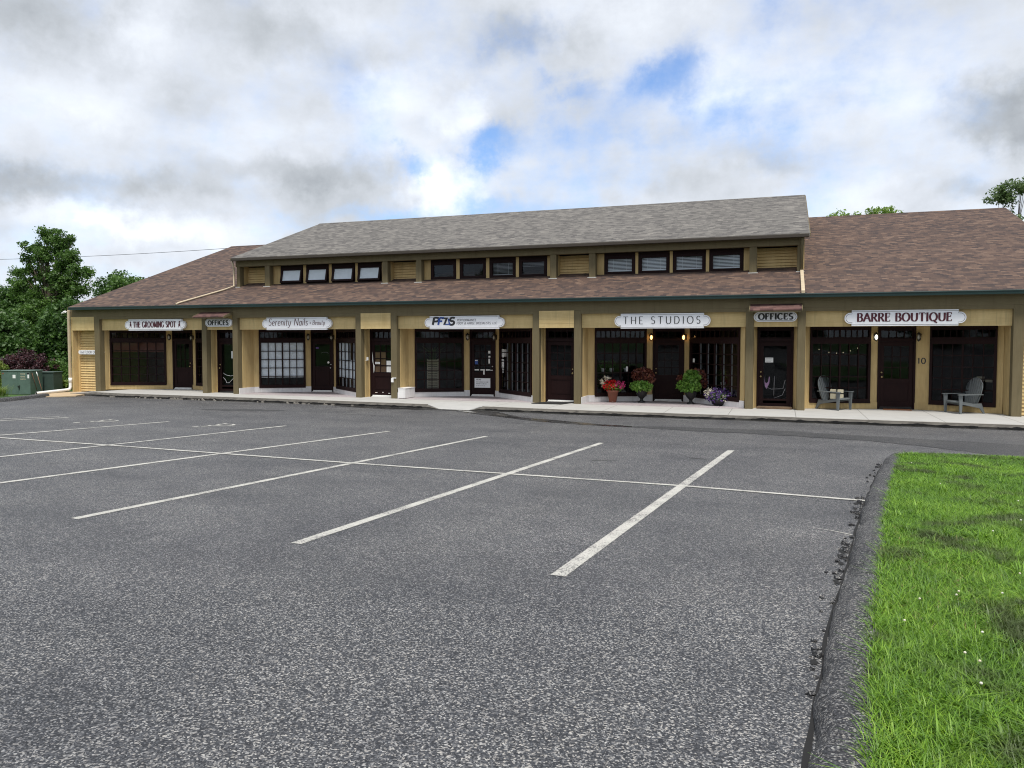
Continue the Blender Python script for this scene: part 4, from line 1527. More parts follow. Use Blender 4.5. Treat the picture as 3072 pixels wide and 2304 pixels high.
# recessed office doors in the narrow bays
office_doors = []
for (p, q), style, ex in zip(NARROW, ['full', 'lite12', 'lite12', 'full'], [dict(knob='l', strip=False), dict(kmat='steel'), dict(), dict(knob='l', strip=False)]):
    a, b = POST[p][1], POST[q][0]
    y = 0.50
    # jambs
    each('jamb', 'tan_wood', [(a - .02, a + .025, 0.262, y, 0.0, 2.549), (b - .025, b + .02, 0.262, y, 0.0, 2.549)], B)
    M, L = seg_matrix((a, y), (b, y))
    w = 1.08
    xo = (L - w) / 2 + (0.02 if p != 7 else 0.0)
    each('door_surround', 'tan_wood', [(a, a + xo, y, y + .1, 0, 2.6), (a + xo + w, b, y, y + .1, 0, 2.6), (a + .03, b - .03, 0.262, y + .1, 2.60, 2.64)], B)
    d, info = make_door(M @ Matrix.Translation((xo, 0, 0)), w, style, extras=ex)
    office_doors.append((d, M @ Matrix.Translation((xo, 0, 0)), info))

# notices on the narrow doors
d, M, (gx0, gx1, zb, zt, nx, nz) = office_doors[0]
add_notice(d, M, gx1 - .22, 1.40, .17, .29, 0.012, lines=6)
mo = MB(); mo.M = M
mo.tube([(gx0 + .05, .012, .80), (gx0 + .2, .012, .72), (gx0 + .42, .012, .68), (gx1 - .05, .012, .72)], .006, 5)
mo.tube([(gx0 + .04, .012, .62), (gx0 + .17, .012, .52), (gx0 + .22, .012, .40), (gx0 + .34, .012, .40), (gx1 - .1, .012, .62)], .006, 5)
mo.build('etched_line', 'blind_white', d)
d, M, (gx0, gx1, zb, zt, nx, nz) = office_doors[1]
cw, ch = (gx1 - gx0) / 3, (zt - zb) / 4
for (i, j_) in [(0, 2), (1, 2), (0, 1), (1, 1), (0, 0), (1, 0)]:
    add_notice(d, M, gx0 + i * cw + .02, zb + j_ * ch + .02, cw - .04, ch - .04, 0.030, 'cardboard', 'cardboard_sheet')
for j_ in (0, 1):
    add_notice(d, M, gx0 + 2 * cw + .02, zb + j_ * ch + .02, cw - .04, (ch - .05) * (1 if j_ == 0 else .8), 0.012, 'paper')
add_notice(d, M, gx0 + .02, zb + ch + .06, cw - .04, .08, 0.012, 'paper', lines=2)
mo = MB(); mo.M = M
b_ = mo.pts([(.075, -.004, 1.72), (.11, -.004, 1.55), (.13, -.004, 1.25), (.175, -.004, 1.18), (.165, -.004, .98), (.14, -.004, .90), (.125, -.004, 1.2), (.09, -.004, 1.35)])
mo.face([b_ + i for i in range(8)])
mo.build('peeled_paint', 'paper', d)
each('scuff_mark', 'paper', [(xx, xx + ww, -.0035, -.001, zz, zz + .018) for (xx, zz, ww) in [(.2, .16, .09), (.5, .17, .05), (.75, .14, .08)]], d, M)
mo = MB(); mo.M = M
mo.box(.98, 1.02, -.03, 0.01, 0.9, 1.12)
mo.build('lock_plate', 'steel', d)
d, M, (gx0, gx1, zb, zt, nx, nz) = office_doors[3]
add_notice(d, M, gx0 + .05, 1.44, .24, .15, 0.012, lines=3, lmat='letter_black')
mo = MB(); mo.M = M
b_ = mo.pts([(gx0 + .02, .014, 1.02), (gx0 + .05, .014, .82), (gx0 + .10, .014, .78), (gx0 + .15, .014, .84), (gx0 + .17, .014, 1.0), (gx0 + .2, .014, .98), (gx0 + .18, .014, .78), (gx0 + .1, .014, .60), (gx0 + .05, .014, .70)])
mo.face([b_ + i for i in range(9)])
mo.build('window_decal', 'decal_mauve', d)
mo = MB(); mo.M = M
mo.tube([(gx0 + .1, .014, .66), (gx0 + .25, .014, .60), (gx1 - .1, .014, .62), (gx1 - .04, .014, .9)], .006, 5)
mo.tube([(gx0 + .32, .014, .40), (gx0 + .33, .014, 1.0)], .008, 5)
mo.tube([(gx1 - .04, .014, .62), (gx1 - .12, .014, .42), (gx0 + .33, .014, .32)], .006, 5)
mo.build('etched_line', 'letter_grey', d)


def storefront(P1, P2, P3, P4, X0, X1, skirt, Lw, Rw, dstyle, nx=(6, 5), dex=None, blinds=(None, None), floor=True):
    """alcove: side return, splayed window wall, door, splayed window wall"""
    skm = {'white': 'white_board', 'tan': 'tan_wood'}[skirt]
    res = {}
    # side returns
    each('side_wall', 'tan_wood', [(X0 - .02, X0 + .02, 0.262, P1[1] + .02, 0.0, 2.619)] + ([(X1 - .02, X1 + .02, 0.262, P4[1] + .02, 0.0, 2.619)] if P4[1] > .3 else []), B)
    if skirt == 'white':
        each('base_board', skm, [(X0 + .0205, X0 + .045, 0.02, P1[1], 0.004, 0.23)], B)
    for side, (A, C, fr) in {'L': (P1, P2, Lw), 'R': (P3, P4, Rw)}.items():
        M, L = seg_matrix(A, C)
        u0, u1 = fr[0] * L, fr[1] * L
        each('pier', 'tan_wood', [(0, u0, 0, .12, 0.0, 2.619), (u1, L, 0, .12, 0.0, 2.619)], B, M)
        each('wall', 'tan_wood', [(u0 + .0005, u1 - .0005, 0.001, .12, 0.0, 0.20)], B, M)
        mk = MB()
        mk.M = M
        mk.box(0.0, L, -0.03, -0.001, 0.004, 0.23 if skirt == 'white' else 0.21)
        mk.build('base_board', skm, B)
        mf = MB()
        mf.M = M
        nxx = nx[0] if side == 'L' else nx[1]
        mf.box(u0, u1, -0.06, 0.0, 0.18, 0.235)
        mi_ = MB()
        mi_.M = M
        x0, x1, z0, z1 = glazed(mf, u0 + .002, u1 - .002, 0.236, 2.10, 0.03, fw=0.075, fd=0.08, nx=nxx, nz=5, inner=mi_)
        mf.box(u0 + .002, u1 - .002, -0.055, 0.05, 2.1005, 2.18)
        a2, b2, c2, d2 = glazed(mf, u0 + .002, u1 - .002, 2.1805, 2.50, 0.03, fw=0.05, fd=0.07, nx=nxx * 2 - 2, nz=1, mw=0.02)
        mf.box(u0 + .002, u1 - .002, -0.05, 0.05, 2.5005, 2.619)
        wdw = mf.build('shop_window', 'dark_brown', B)
        if side == 'R' and skirt == 'white':
            mi_.build('inner_bars', 'blind_white', wdw)
        mp = MB()
        mp.M = M
        mp.quad((x0, 0.035, z0), (x1, 0.035, z0), (x1, 0.035, z1), (x0, 0.035, z1))
        mp.quad((a2, 0.035, c2), (b2, 0.035, c2), (b2, 0.035, d2), (a2, 0.035, d2))
        bl = blinds[0 if side == 'L' else 1]
        mp.build('pane', 'glass_clear' if bl else 'glass', wdw)
        if bl:
            mb = MB()
            mb.M = M
            for (c0, c1, zz0, zz1) in bl:
                xa, xb = x0 + (x1 - x0) * c0, x0 + (x1 - x0) * c1
                za, zb_ = z0 + (z1 - z0) * zz0, z0 + (z1 - z0) * zz1
                mb.quad((xa, 0.075, za), (xb, 0.075, za), (xb, 0.075, zb_), (xa, 0.075, zb_))
            mb.build('blind', 'blind_white', wdw)
        res[side] = (wdw, M, (x0, x1, z0, z1, nxx))
    M, L = seg_matrix(P2, P3)
    res['D'] = make_door(M, L, dstyle, extras=dex) + (M,)
    if floor:
        m = MB()
        m.slab([(X0 + .02, -0.02), (X1 - .02, -0.02), (X1 - .02, max(P4[1], .1) + .02), P3, P2, (X0 + .02, P1[1])], -0.02, 0.005)
        m.build('tiled_floor', 'tile', B)
    return res


S0 = storefront((-27.43, .45), (-24.95, 1.5), (-24.00, 1.65), (-22.05, .9), -27.45, -22.03, 'tan', (.02, .90), (.16, .98), 'lite9', floor=False, dex=dict())
S1 = storefront((-20.26, .95), (-18.28, 2.05), (-17.27, 2.15), (-14.96, .15), -20.28, -14.94, 'white', (.09, .90), (.15, .97), 'solid',
                blinds=([(0, 1, .17, 1)], [(0, .54, 0.2, 1), (.52, 1, .2, .62), (.9, 1, .0, 1)]), dex=dict(kmat='steel'))
S2 = storefront((-13.21, .90), (-11.20, 2.05), (-10.19, 2.15), (-8.04, .15), -13.23, -8.02, 'white', (.10, .90), (.13, .97), 'lite12', nx=(6, 6), dex=dict(kmat='steel', lever=True))
S3 = storefront((-6.31, .95), (-4.26, 2.05), (-3.19, 2.15), (-1.085, .2), -6.33, -1.065, 'white', (.10, .90), (.11, .93), 'lite12', nx=(6, 6), dex=dict(knob='l'))
S4 = storefront((0.70, .75), (2.81, 1.35), (3.88, 1.5), (6.06, .80), 0.673, 6.087, 'tan', (.06, .90), (.17, .93), 'lite9', nx=(6, 6), dex=dict(knob='l', strip=False), floor=False)

# cream-framed papers, stickers and the small plaque of the middle shop
d, (gx0, gx1, zb, zt, nx, nz), M = S2['D']
add_notice(d, M, .19, .33, .62, .36, -0.006, 'sign_white', 'plaque')
mm = MB(); mm.M = M
write(mm, 'PFAS', .26, .44, .615, .04, -0.0125, .28, .2, slant=.25)
mm.build('plaque_logo', 'letter_black', d)
mm = MB(); mm.M = M
for i, (a_, b_) in enumerate([(.26, .74), (.26, .66), (.26, .6)]):
    zz = .535 - i * .07
    x = a_
    while x < b_:
        ww = random.uniform(.02, .07)
        mm.box(x, min(b_, x + ww), -.0125, -.0105, zz, zz + (.022 if i < 2 else .012))
        x += ww + .018
mm.build('plaque_print', 'letter_black', d)
add_notice(d, M, gx0 + .02, 1.22, .12, .17, 0.010, 'letter_blue', 'sticker')
add_notice(d, M, gx0 + .03, 1.35, .10, .03, 0.0045, 'paper', 'sticker')
for (xx, zz, ww, hh) in [(gx1 - .11, 1.63, .085, .10), (gx1 - .10, 1.48, .075, .06), (gx1 - .10, 1.25, .06, .18), (gx0 + .01, .985, .17, .045), (gx0 + .24, .985, .18, .045), (gx0 + .35, .83, .055, .15), (gx0 + .46, .985, .17, .045)]:
    add_notice(d, M, xx, zz, ww, hh, 0.004, 'paper', 'sticker')
wd, M, (x0, x1, z0, z1, nxx) = S2['R']
for (xx, zz, ww, hh) in [(.03, 1.50, .16, .30), (.24, 1.53, .17, .26), (.02, 1.12, .17, .31), (.07, .93, .09, .15)]:
    add_notice(wd, M, x0 + xx, zz, ww, hh, 0.026, 'paper', lines=5)
# white badge on the nail salon door, notice in the plant shop window
d, info, M = S1['D']
mm = MB(); mm.M = M @ Matrix.Translation((.78, -.004, 1.22)) @ Matrix.Rotation(math.pi / 2, 4, 'X')
mm.lathe([(0.045, 0), (0.045, .006)], n=16)
mm.build('badge', 'paper', d)
add_notice(d, M, .22, 1.78, .13, .07, -0.002, 'petal_purple', 'sticker')
mm = MB(); mm.M = M
mm.tube([(.45, -.008, 1.60), (.55, -.012, 1.64), (.70, -.012, 1.64), (.8, -.008, 1.59)], .006, 5)
mm.build('hanging_ornament', 'letter_grey', d)
wd, M, (x0, x1, z0, z1, nxx) = S3['L']
add_notice(wd, M, x0 + 1.06, 1.05, .10, .17, 0.028, 'paper')
wd, M, (x0, x1, z0, z1, nxx) = S3['R']
add_notice(wd, M, x0 + .03, 1.38, .09, .13, 0.028, 'paper', lines=2)
# reddish valance and dark goods in the grooming window
wd, M, (x0, x1, z0, z1, nxx) = S0['L']
mm = MB(); mm.M = M
mm.quad((x0, .12, 1.62), (x1, .12, 1.62), (x1, .12, z1), (x0, .12, z1))
mm.build('valance', 'terracotta', wd)
# louvered cream shutter, dark chair backs and a plant inside the middle shop
wd, M, (x0, x1, z0, z1, nxx) = S2['L']
mm = MB(); mm.M = M
mm.box(x0 + .40, x0 + .44, .30, .34, .25, 1.42)
mm.box(x0 + .80, x0 + .84, .30, .34, .25, 1.42)
for i in range(17):
    mm.box(x0 + .44, x0 + .80, .31, .33, .27 + i * .067, .27 + i * .067 + .05)
mm.build('louvre_shutter', 'cream', wd)
# house number beside the right-hand shop door
Mx, Lx = seg_matrix((3.88, 1.5), (6.06, .80))
mm = MB(); mm.M = Mx
write(mm, '10', .06, .29, 1.42, .17, -0.006, .2, .13)
mm.build('house_number', 'letter_black', B)
# string of small bulbs inside the right shop window
wd, M, (x0, x1, z0, z1, nxx) = S4['L']
mm = MB(); mm.M = M
mm.tube([(x0 + t * (x1 - x0), .30, 2.0 - .25 * math.sin(math.pi * t)) for t in [i / 10 for i in range(11)]], .004, 4)
mm.build('light_string', 'black_metal', wd)
mm = MB(); mm.M = M
for t in (.18, .36, .5, .62, .75, .88):
    mm.lathe([(.004, 0), (.014, .015), (.004, .03)], c=(x0 + t * (x1 - x0), .30, 2.0 - .25 * math.sin(math.pi * t) - .035), n=8)
mm.build('light_bulb', 'bulb_string', wd)
wd, M, (x0, x1, z0, z1, nxx) = S4['R']
mm = MB(); mm.M = M
for (a_, b_, c_, d_) in [(.72, .84, .92, 1.06), (.86, .97, .90, 1.0)]:
    mm.box(x0 + (x1 - x0) * a_, x0 + (x1 - x0) * b_, .2, .3, c_, d_)
mm.build('display_goods', 'cream', wd)

# little shingled hoods over the office signs
for (xa, xb) in [(-22.02, -20.52), (-0.93, 0.55)]:
    m = MB()
    m.sideprism([(0.0, 3.25), (-0.50, 3.065), (-0.50, 3.03), (0.0, 3.20)], xa, xb)
    h_ = m.build('sign_hood', 'shingle_red', B)
    m = MB()
    m.sideprism([(0.0, 3.198), (-0.485, 3.028), (-0.485, 2.99), (0.0, 3.13)], xa + .03, xb - .03)
    m.build('hood_frame', 'olive_beam', h_)
    for xq in (xa - .022, xb + .001):
        m = MB()
        m.sideprism([(0.0, 3.262), (-0.51, 3.074), (-0.51, 3.0), (0.0, 3.14)], xq, xq + .021)
        m.build('hood_end', 'olive_beam', h_)

# rainwater pipes
m = MB()
m.box(-29.16, -29.06, -0.10, -0.005, 0.34, 3.43)
m.build('downspout', 'beige_metal', B, bevel=0.012)
m = MB()
m.tube([(-29.11, -0.05, .42), (-29.11, -0.05, .12), (-29.11, -0.08, .03), (-29.115, -0.16, -0.01), (-29.12, -.3, -.02), (-29.17, -1.62, -0.075)], 0.062, 14, cap=False)
m.tube([(-29.11, -0.05, .5), (-29.11, -0.05, .30)], 0.072, 14)
m.build('drain_pipe', 'white_plastic', B)
m = MB()
m.tube([(-29.168, -1.60, -0.074), (-29.1685, -1.61, -.0742)], 0.060, 14)
m.build('pipe_mouth', 'mat_black', B)
m = MB()
zr = lambda y: 3.545 + 0.3638 * (y + 0.262)
m.tube([(-22.02, 1.86, 5.48), (-22.03, 1.97, 5.2), (-22.03, 1.97, zr(1.97) + .08), (-22.2, 1.55, zr(1.55) + .05), (-23.05, -.14, zr(-.14) + .05), (-23.08, -.26, 3.56)], 0.038, 8)
m.build('downspout', 'beige_metal', B)
m = MB()
m.tube([(0.58, 1.86, 5.48), (0.575, 1.96, 5.2), (0.575, 1.96, zr(1.96) + .03)], 0.042, 8)
m.build('downspout', 'olive_wood', B)
m = MB()
m.M = Matrix.Identity(4)
m.sideprism([(1.93, zr(1.93) + .09), (-.28, zr(-.28) + .09), (-.28, zr(-.28) + .01), (1.93, zr(1.93) + .01)], 0.53, 0.63)
m.build('downspout', 'beige_metal', B)
m = MB()
m.box(-14.66, -14.60, 0.30, 0.36, 1.38, 1.50)
m.box(-14.67, -14.655, 0.26, 0.29, 1.36, 1.40)
m.build('intercom', 'white_plastic', B)
m = MB()
m.box(-13.44, -13.35, -0.05, -0.002, 0.60, 0.75)
m.box(-13.40, -13.25, -0.03, -0.002, 0.74, 0.77)
m.build('pipe_stub', 'white_plastic', B)

# ---------------------------------------------------------------- signs
r_, inv = sign_base(-26.02, -22.87, 2.535, 2.995, .02, 'long white scalloped sign with maroon serif capitals between two small dog figures')
mm, fin = letters(r_, inv, 'letter_maroon')
write(mm, 'THE GROOMING SPOT', -25.56, -23.33, 2.665, .235, -.014, .21, .07, serif=.10, track=.2)
fin()
for sx_, cx_ in ((1, -25.71), (-1, -23.14)):
    mm = MB(); mm.M = inv
    ol = [(-.02, .26), (.03, .25), (.035, .21), (.02, .17), (.05, .13), (.055, .09), (.045, .06), (.06, 0.01), (.07, 0), (.045, 0), (.02, .055), (-.02, .055), (-.035, 0), (-.055, 0), (-.035, .06), (-.04, .12), (-.02, .17), (-.015, .21), (-.045, .215), (-.045, .235)]
    b_ = mm.pts([(cx_ + sx_ * x, -.014, 2.655 + z) for x, z in (ol if sx_ > 0 else ol)])
    mm.face([b_ + i for i in range(len(ol))])
    mm.build('dog_figure', 'letter_maroon', r_)
r_, inv = sign_base(-19.09, -15.98, 2.53, 3.005, .02, 'white scalloped sign with thin slanted dark script and a plus sign, over papered windows')
mm, fin = letters(r_, inv, 'letter_maroon')
write(mm, 'Serenity Nails', -18.80, -17.02, 2.70, .26, -.014, .10, .055, slant=.16, track=.13)
write(mm, '+', -16.93, -16.84, 2.72, .18, -.014, .08, .06)
write(mm, 'Beauty', -16.80, -16.26, 2.72, .17, -.014, .10, .06, slant=.14, track=.13)
fin()
r_, inv = sign_base(-12.09, -9.05, 2.53, 2.99, .02, 'white scalloped sign with heavy black and blue slanted initials and small grey capitals')
mm, fin = letters(r_, inv, 'letter_black')
write(mm, 'P', -11.80, -11.55, 2.68, .255, -.014, .34, .26, slant=.22)
write(mm, 'S', -11.15, -10.93, 2.68, .255, -.014, .32, .26, slant=.22)
mm.quad((-11.36, -.0142, 2.68), (-11.28, -.0142, 2.68), (-11.17, -.0142, 2.935), (-11.25, -.0142, 2.935))
mm.quad((-11.40, -.0144, 2.935), (-11.41, -.0144, 2.885), (-11.2, -.0144, 2.885), (-11.18, -.0144, 2.935))
fin()
mm, fin = letters(r_, inv, 'letter_blue', 'lettering')
write(mm, 'F', -11.58, -11.38, 2.68, .25, -.0165, .3, .24, slant=.22)
mm.quad((-11.29, -.0168, 2.68), (-11.12, -.0168, 2.68), (-11.135, -.0168, 2.715), (-11.27, -.0168, 2.715))
mm.quad((-11.14, -.0170, 2.68), (-11.08, -.0170, 2.68), (-11.13, -.0170, 2.90), (-11.18, -.0170, 2.90))
fin()
mm, fin = letters(r_, inv, 'letter_grey', 'small_lettering')
write(mm, 'PERFORMANCE', -10.82, -10.10, 2.805, .075, -.014, .2, .15, slant=.2, track=.22)
write(mm, 'FOOT & ANKLE SPECIALISTS, LLC', -10.84, -9.33, 2.695, .075, -.014, .2, .15, slant=.2, track=.22)
fin()
r_, inv = sign_base(-5.19, -2.13, 2.52, 3.0, .02, 'long pale scalloped sign with widely spaced thin black capitals, over the potted flowers')
mm, fin = letters(r_, inv, 'letter_black')
write(mm, 'THE STUDIOS', -4.90, -2.44, 2.665, .235, -.014, .12, .055, track=.42)
fin()
r_, inv = sign_base(1.75, 4.93, 2.56, 3.02, .02, 'white scalloped sign with bold maroon serif capitals, above the two grey chairs')
mm, fin = letters(r_, inv, 'letter_maroon')
write(mm, 'BARRE BOUTIQUE', 2.10, 4.56, 2.695, .235, -.014, .24, .085, serif=.11, track=.17)
fin()
for (xa, xb, za, zb, lab) in [(-21.80, -20.54, 2.67, 2.985, 'oval white office sign with black capitals under the left shingled hood'), (-.83, .43, 2.705, 3.0, 'oval white office sign with black capitals under the right shingled hood')]:
    r_, inv = sign_base(xa, xb, za, zb, -.026, lab, shape='stadium', name='office_sign')
    mm, fin = letters(r_, inv, 'letter_black')
    write(mm, 'OFFICES', xa + .14, xb - .13, za + .07, .175, -.060, .32, .11, serif=.12, track=.2)
    fin()
r_, inv = sign_base(-28.86, -27.45, 1.52, 1.70, .20, 'small rounded white sign with grey capitals on the clapboards at the left corner', shape='stadium', border=False, name='small_sign')
mm, fin = letters(r_, inv, 'letter_grey')
write(mm, '2nd FLOOR OFFICES', -28.74, -27.55, 1.565, .10, .168, .2, .12, track=.22)
fin()

# ---------------------------------------------------------------- wall lanterns
def lantern(x, y, z, rz, glow, label):
    t = empty('wall_lantern', (x, y, z), rz, label, 'lantern', 'carriage lanterns beside the shop doors')
    m = MB()
    m.box(-.035, .035, -.012, 0, -.09, .09)
    m.tube([(0, -.01, .07), (0, -.06, .13), (0, -.12, .14)], .008, 6)
    m.build('bracket', 'black_metal', t)
    m = MB()
    m.lathe([(.012, .15), (.02, .135), (.085, .085), (.09, .075)], c=(0, -.12, 0), n=6)
    m.lathe([(.035, -.12), (.05, -.10), (.05, -.09)], c=(0, -.12, 0), n=6)
    m.lathe([(.006, -.15), (.012, -.135), (.006, -.12)], c=(0, -.12, 0), n=6)
    for i in range(6):
        a = math.pi / 3 * i
        m.tube([(.05 * math.cos(a), -.12 + .05 * math.sin(a), -.09), (.078 * math.cos(a), -.12 + .078 * math.sin(a), .078)], .005, 4)
    m.build('cage', 'black_metal', t)
    m = MB()
    m.lathe([(.012, -.09), (.04, -.04), (.045, 0.0), (.03, .05), (.012, .07)], c=(0, -.12, 0), n=10)
    m.build('bulb', glow or 'frosted', t)
    return t


def on_wall(A, C, u):
    M, L = seg_matrix(A, C)
    p = M @ Vector((u if u >= 0 else L + u, 0, 0))
    return p.x, p.y, math.atan2(C[1] - A[1], C[0] - A[0])


LD = [((-27.43, .45), (-24.95, 1.5), (-24.00, 1.65), (-22.05, .9), None, None, 'at the grooming shop door'),
      ((-20.26, .95), (-18.28, 2.05), (-17.27, 2.15), (-14.96, .15), None, None, 'at the door beside the papered window'),
      ((-13.21, .90), (-11.20, 2.05), (-10.19, 2.15), (-8.04, .15), None, None, 'at the door with the white plaque'),
      ((-6.31, .95), (-4.26, 2.05), (-3.19, 2.15), (-1.085, .2), 'bulb_warm', 'bulb_warm', 'at the door between the two tall planters'),
      ((0.70, .75), (2.81, 1.35), (3.88, 1.5), (6.06, .80), 'bulb_white', None, 'at the right-hand shop door')]
for (a, b, c, d_, gl, gr, txt) in LD:
    x, y, rz = on_wall(a, b, -.10)
    lantern(x, y, 2.24 if gl or gr else 2.26, rz, gl, ('lit' if gl else 'unlit') + ' black lantern on the left ' + txt)
    x, y, rz = on_wall(c, d_, .10)
    lantern(x, y, 2.24, rz, gr, ('lit' if gr else 'unlit') + ' black lantern on the right ' + txt)

# ---------------------------------------------------------------- door mats, white box, eave light
for (xa, xb, ya, yb, mt, lab) in [(-7.72, -6.62, -.45, .45, 'mat_black', 'black mat lying before the narrow twelve-pane door'), (-.72, .32, .16, .42, 'mat_brown', 'worn brown mat before the right office door'), (2.95, 3.75, 1.0, 1.32, 'mat_orange', 'orange brown coir mat at the right-hand shop door')]:
    m = MB()
    m.slab([(xa, ya), (xb, ya), (xb - .02, yb), (xa + .05, yb)] if mt != 'mat_black' else [(xa - .2, ya), (xb - .25, ya), (xb, yb), (xa + .1, yb)], 0.006, .02 if mt != 'mat_brown' else .07)
    tag(m.build('door_mat', mt), lab, 'door mat')
m = MB()
m.box(-13.20, -12.90, 0.03, 0.80, 0.02, 0.37)
m.box(-13.21, -12.89, 0.02, 0.81, 0.37, 0.39)
tag(m.build('white_box', 'white_board', bevel=0.005), 'white wooden box on the floor at the left end of the middle shop window', 'box')
m = MB()
m.M = Matrix.Translation((-29.28, -0.12, 3.34)) @ Matrix.Rotation(R(-20), 4, 'Y') @ Matrix.Rotation(math.pi / 2, 4, 'Y')
m.lathe([(.02, -.16), (.035, -.15), (.04, -.05), (.055, .02), (.05, .07)], n=12)
m.M = Matrix.Identity(4)
m.tube([(-29.22, -.10, 3.36), (-29.05, -.02, 3.38)], .015, 6)
tag(m.build('security_light', 'white_plastic'), 'small white spotlight under the eave at the left corner', 'light')

# ---------------------------------------------------------------- chairs
def adirondack(x, y, rz, label):
    t = empty('garden_chair', (x, y, 0), rz, label, 'chair', 'grey slatted garden chairs on the sidewalk')
    # local: faces +x, width along y
    m = MB()
    for i in range(6):       # seat slats from front to back
        xx = 0.30 - i * 0.095
        zz = 0.36 - i * 0.028
        m.box(xx - .042, xx + .042, -.26, .26, zz - .012, zz + .010)
    m.tube([(.34, -.255, .34), (.36, 0, .335), (.34, .255, .34)], .022, 6)
    m.build('seat', 'chair_grey', t, bevel=.004)
    m = MB()
    nsl = 7
    for i in range(nsl):
        yy0 = -.20 + .40 * i / (nsl - 1)
        yy1 = yy0 * 1.35
        top = .66 * math.sqrt(max(0, 1 - (yy0 / .33) ** 2)) + .08
        def P(s, yy, th):
            return (-.22 - .36 * s * .62 + th, yy, .22 + s * .98)
        zt_ = (top / .74)
        w0, w1 = .024, .033
        s1 = .80 * zt_
        a_ = [P(0, yy0 - w0, 0), P(0, yy0 + w0, 0), P(s1, yy1 + w1, 0), P(s1 + .03, yy1, 0), P(s1, yy1 - w1, 0)]
        b_ = [(p[0] - .022, p[1], p[2]) for p in a_]
        q = m.pts(a_ + b_)
        m.face([q + k_ for k_ in range(5)])
        m.face([q + 5 + k_ for k_ in reversed(range(5))])
        for k_ in range(5):
            m.face([q + k_, q + 5 + k_, q + 5 + (k_ + 1) % 5, q + (k_ + 1) % 5])
    # solid rim of the moulded back
    rim = []
    for a in range(0, 181, 12):
        yy = .315 * math.cos(R(a))
        s = .48 + .345 * math.sin(R(a))
        rim.append((-.235 - .36 * s * .62, yy, .22 + s * .98))
    rim = [(-.24, .22, .22), (-.31, .30, .55)] + rim[1:-1] + [(-.31, -.30, .55), (-.24, -.22, .22)]
    m.tube(rim, .018, 6)
    for s_ in (.12, .5):
        m.tube([(-.245 - .22 * s_, -.24 - .05 * s_, .22 + s_ * .98), (-.245 - .22 * s_, .24 + .05 * s_, .22 + s_ * .98)], .016, 6)
    m.build('backrest', 'chair_grey', t)
    for s in (-1, 1):
        m = MB()
        m.M = Matrix.Translation((0, s * .325, 0))
        m.slab([(.40, -.065), (.43, -.03), (.43, .03), (.40, .065), (.05, .055), (-.36, .035), (-.36, -.035), (.05, -.055)], .545, .568)
        m.build('arm', 'chair_grey', t, bevel=.004)
        m = MB()
        m.prism([(.30, 0), (.365, 0), (.40, .545), (.28, .545), (.285, .34)], s * .31 - .02, s * .31 + .02)
        m.build('front_leg', 'chair_grey', t, bevel=.004)
        m = MB()
        m.prism([(.30, .37), (.30, .28), (-.10, .20), (-.30, .16), (-.42, 0), (-.48, 0), (-.36, .30), (-.10, .29)], s * .275 - .016, s * .275 + .016)
        m.build('rear_leg', 'chair_grey', t, bevel=.004)
    return t


adirondack(1.557, .74, R(-38), 'grey plastic slatted garden chair holding the cream boxes, left of the door')
adirondack(5.05, .73, R(180 + 28), 'empty grey plastic slatted garden chair, right of the door')
for k_, (x, y, lab) in enumerate([(1.52, .80, 'cream box with a dark strap on the chair seat, the left one of two'), (1.72, .66, 'cream box with a dark strap on the chair seat, the right one of two')]):
    t = empty('cream_box', (x, y, .32), R(-10), lab, 'box', 'cream boxes on the garden chair')
    m = MB()
    m.box(-.085, .085, -.05, .05, 0, .30)
    m.build('carton', 'cream', t, bevel=.01)
    m = MB()
    m.box(-.088, .088, -.053, .053, .17, .20)
    m.build('strap', 'mat_black', t)


# ---------------------------------------------------------------- leaves
def leaf_mesh(name, C, size, matname, parent=None, flat=0.0, aspect=1.7, droop=0.0):
    """rhombic leaves at centres C (N,3) with sizes (N,)"""
    N = len(C)
    nrm = RNG.normal(size=(N, 3))
    nrm[:, 2] = np.abs(nrm[:, 2]) + flat
    nrm /= np.linalg.norm(nrm, axis=1, keepdims=True)
    t = RNG.normal(size=(N, 3))
    t[:, 2] -= droop
    t -= nrm * (t * nrm).sum(1, keepdims=True)
    t /= np.linalg.norm(t, axis=1, keepdims=True)
    b = np.cross(nrm, t)
    s = size[:, None]
    bend = nrm * s * 0.12
    V = np.concatenate([C - t * s * .5 * aspect / 1.4, C + b * s * .42 / aspect * 1.4 + bend, C + t * s * .5 * aspect / 1.4, C - b * s * .42 / aspect * 1.4 + bend], 0)
    a = np.arange(N)
    F = np.stack([a, a + N, a + 2 * N, a + 3 * N], 1)
    return np_mesh(name, V, F, matname, parent)


def lobes_cloud(lobes, clumps, per, crad, bias=0.55, flatten=0.75):
    """clumps of leaf centres spread towards the surface of ellipsoid lobes"""
    vol = np.array([l[3] * l[4] * l[5] for l in lobes]) ** 0.67
    pr = vol / vol.sum()
    out = []
    ids = RNG.choice(len(lobes), clumps, p=pr)
    for i in ids:
        l = lobes[i]
        d = RNG.normal(size=3)
        d /= np.linalg.norm(d)
        r = RNG.random() ** bias * 0.9 + RNG.normal(0, .05)
        c = np.array(l[:3]) + d * r * np.array(l[3:6])
        n = RNG.integers(int(per * .6), int(per * 1.4))
        q = RNG.normal(size=(n, 3))
        q /= np.linalg.norm(q, axis=1, keepdims=True)
        q *= RNG.random((n, 1)) ** .45 * crad * RNG.uniform(.7, 1.25)
        q[:, 2] *= flatten
        out.append(c + q)
    return np.concatenate(out, 0)


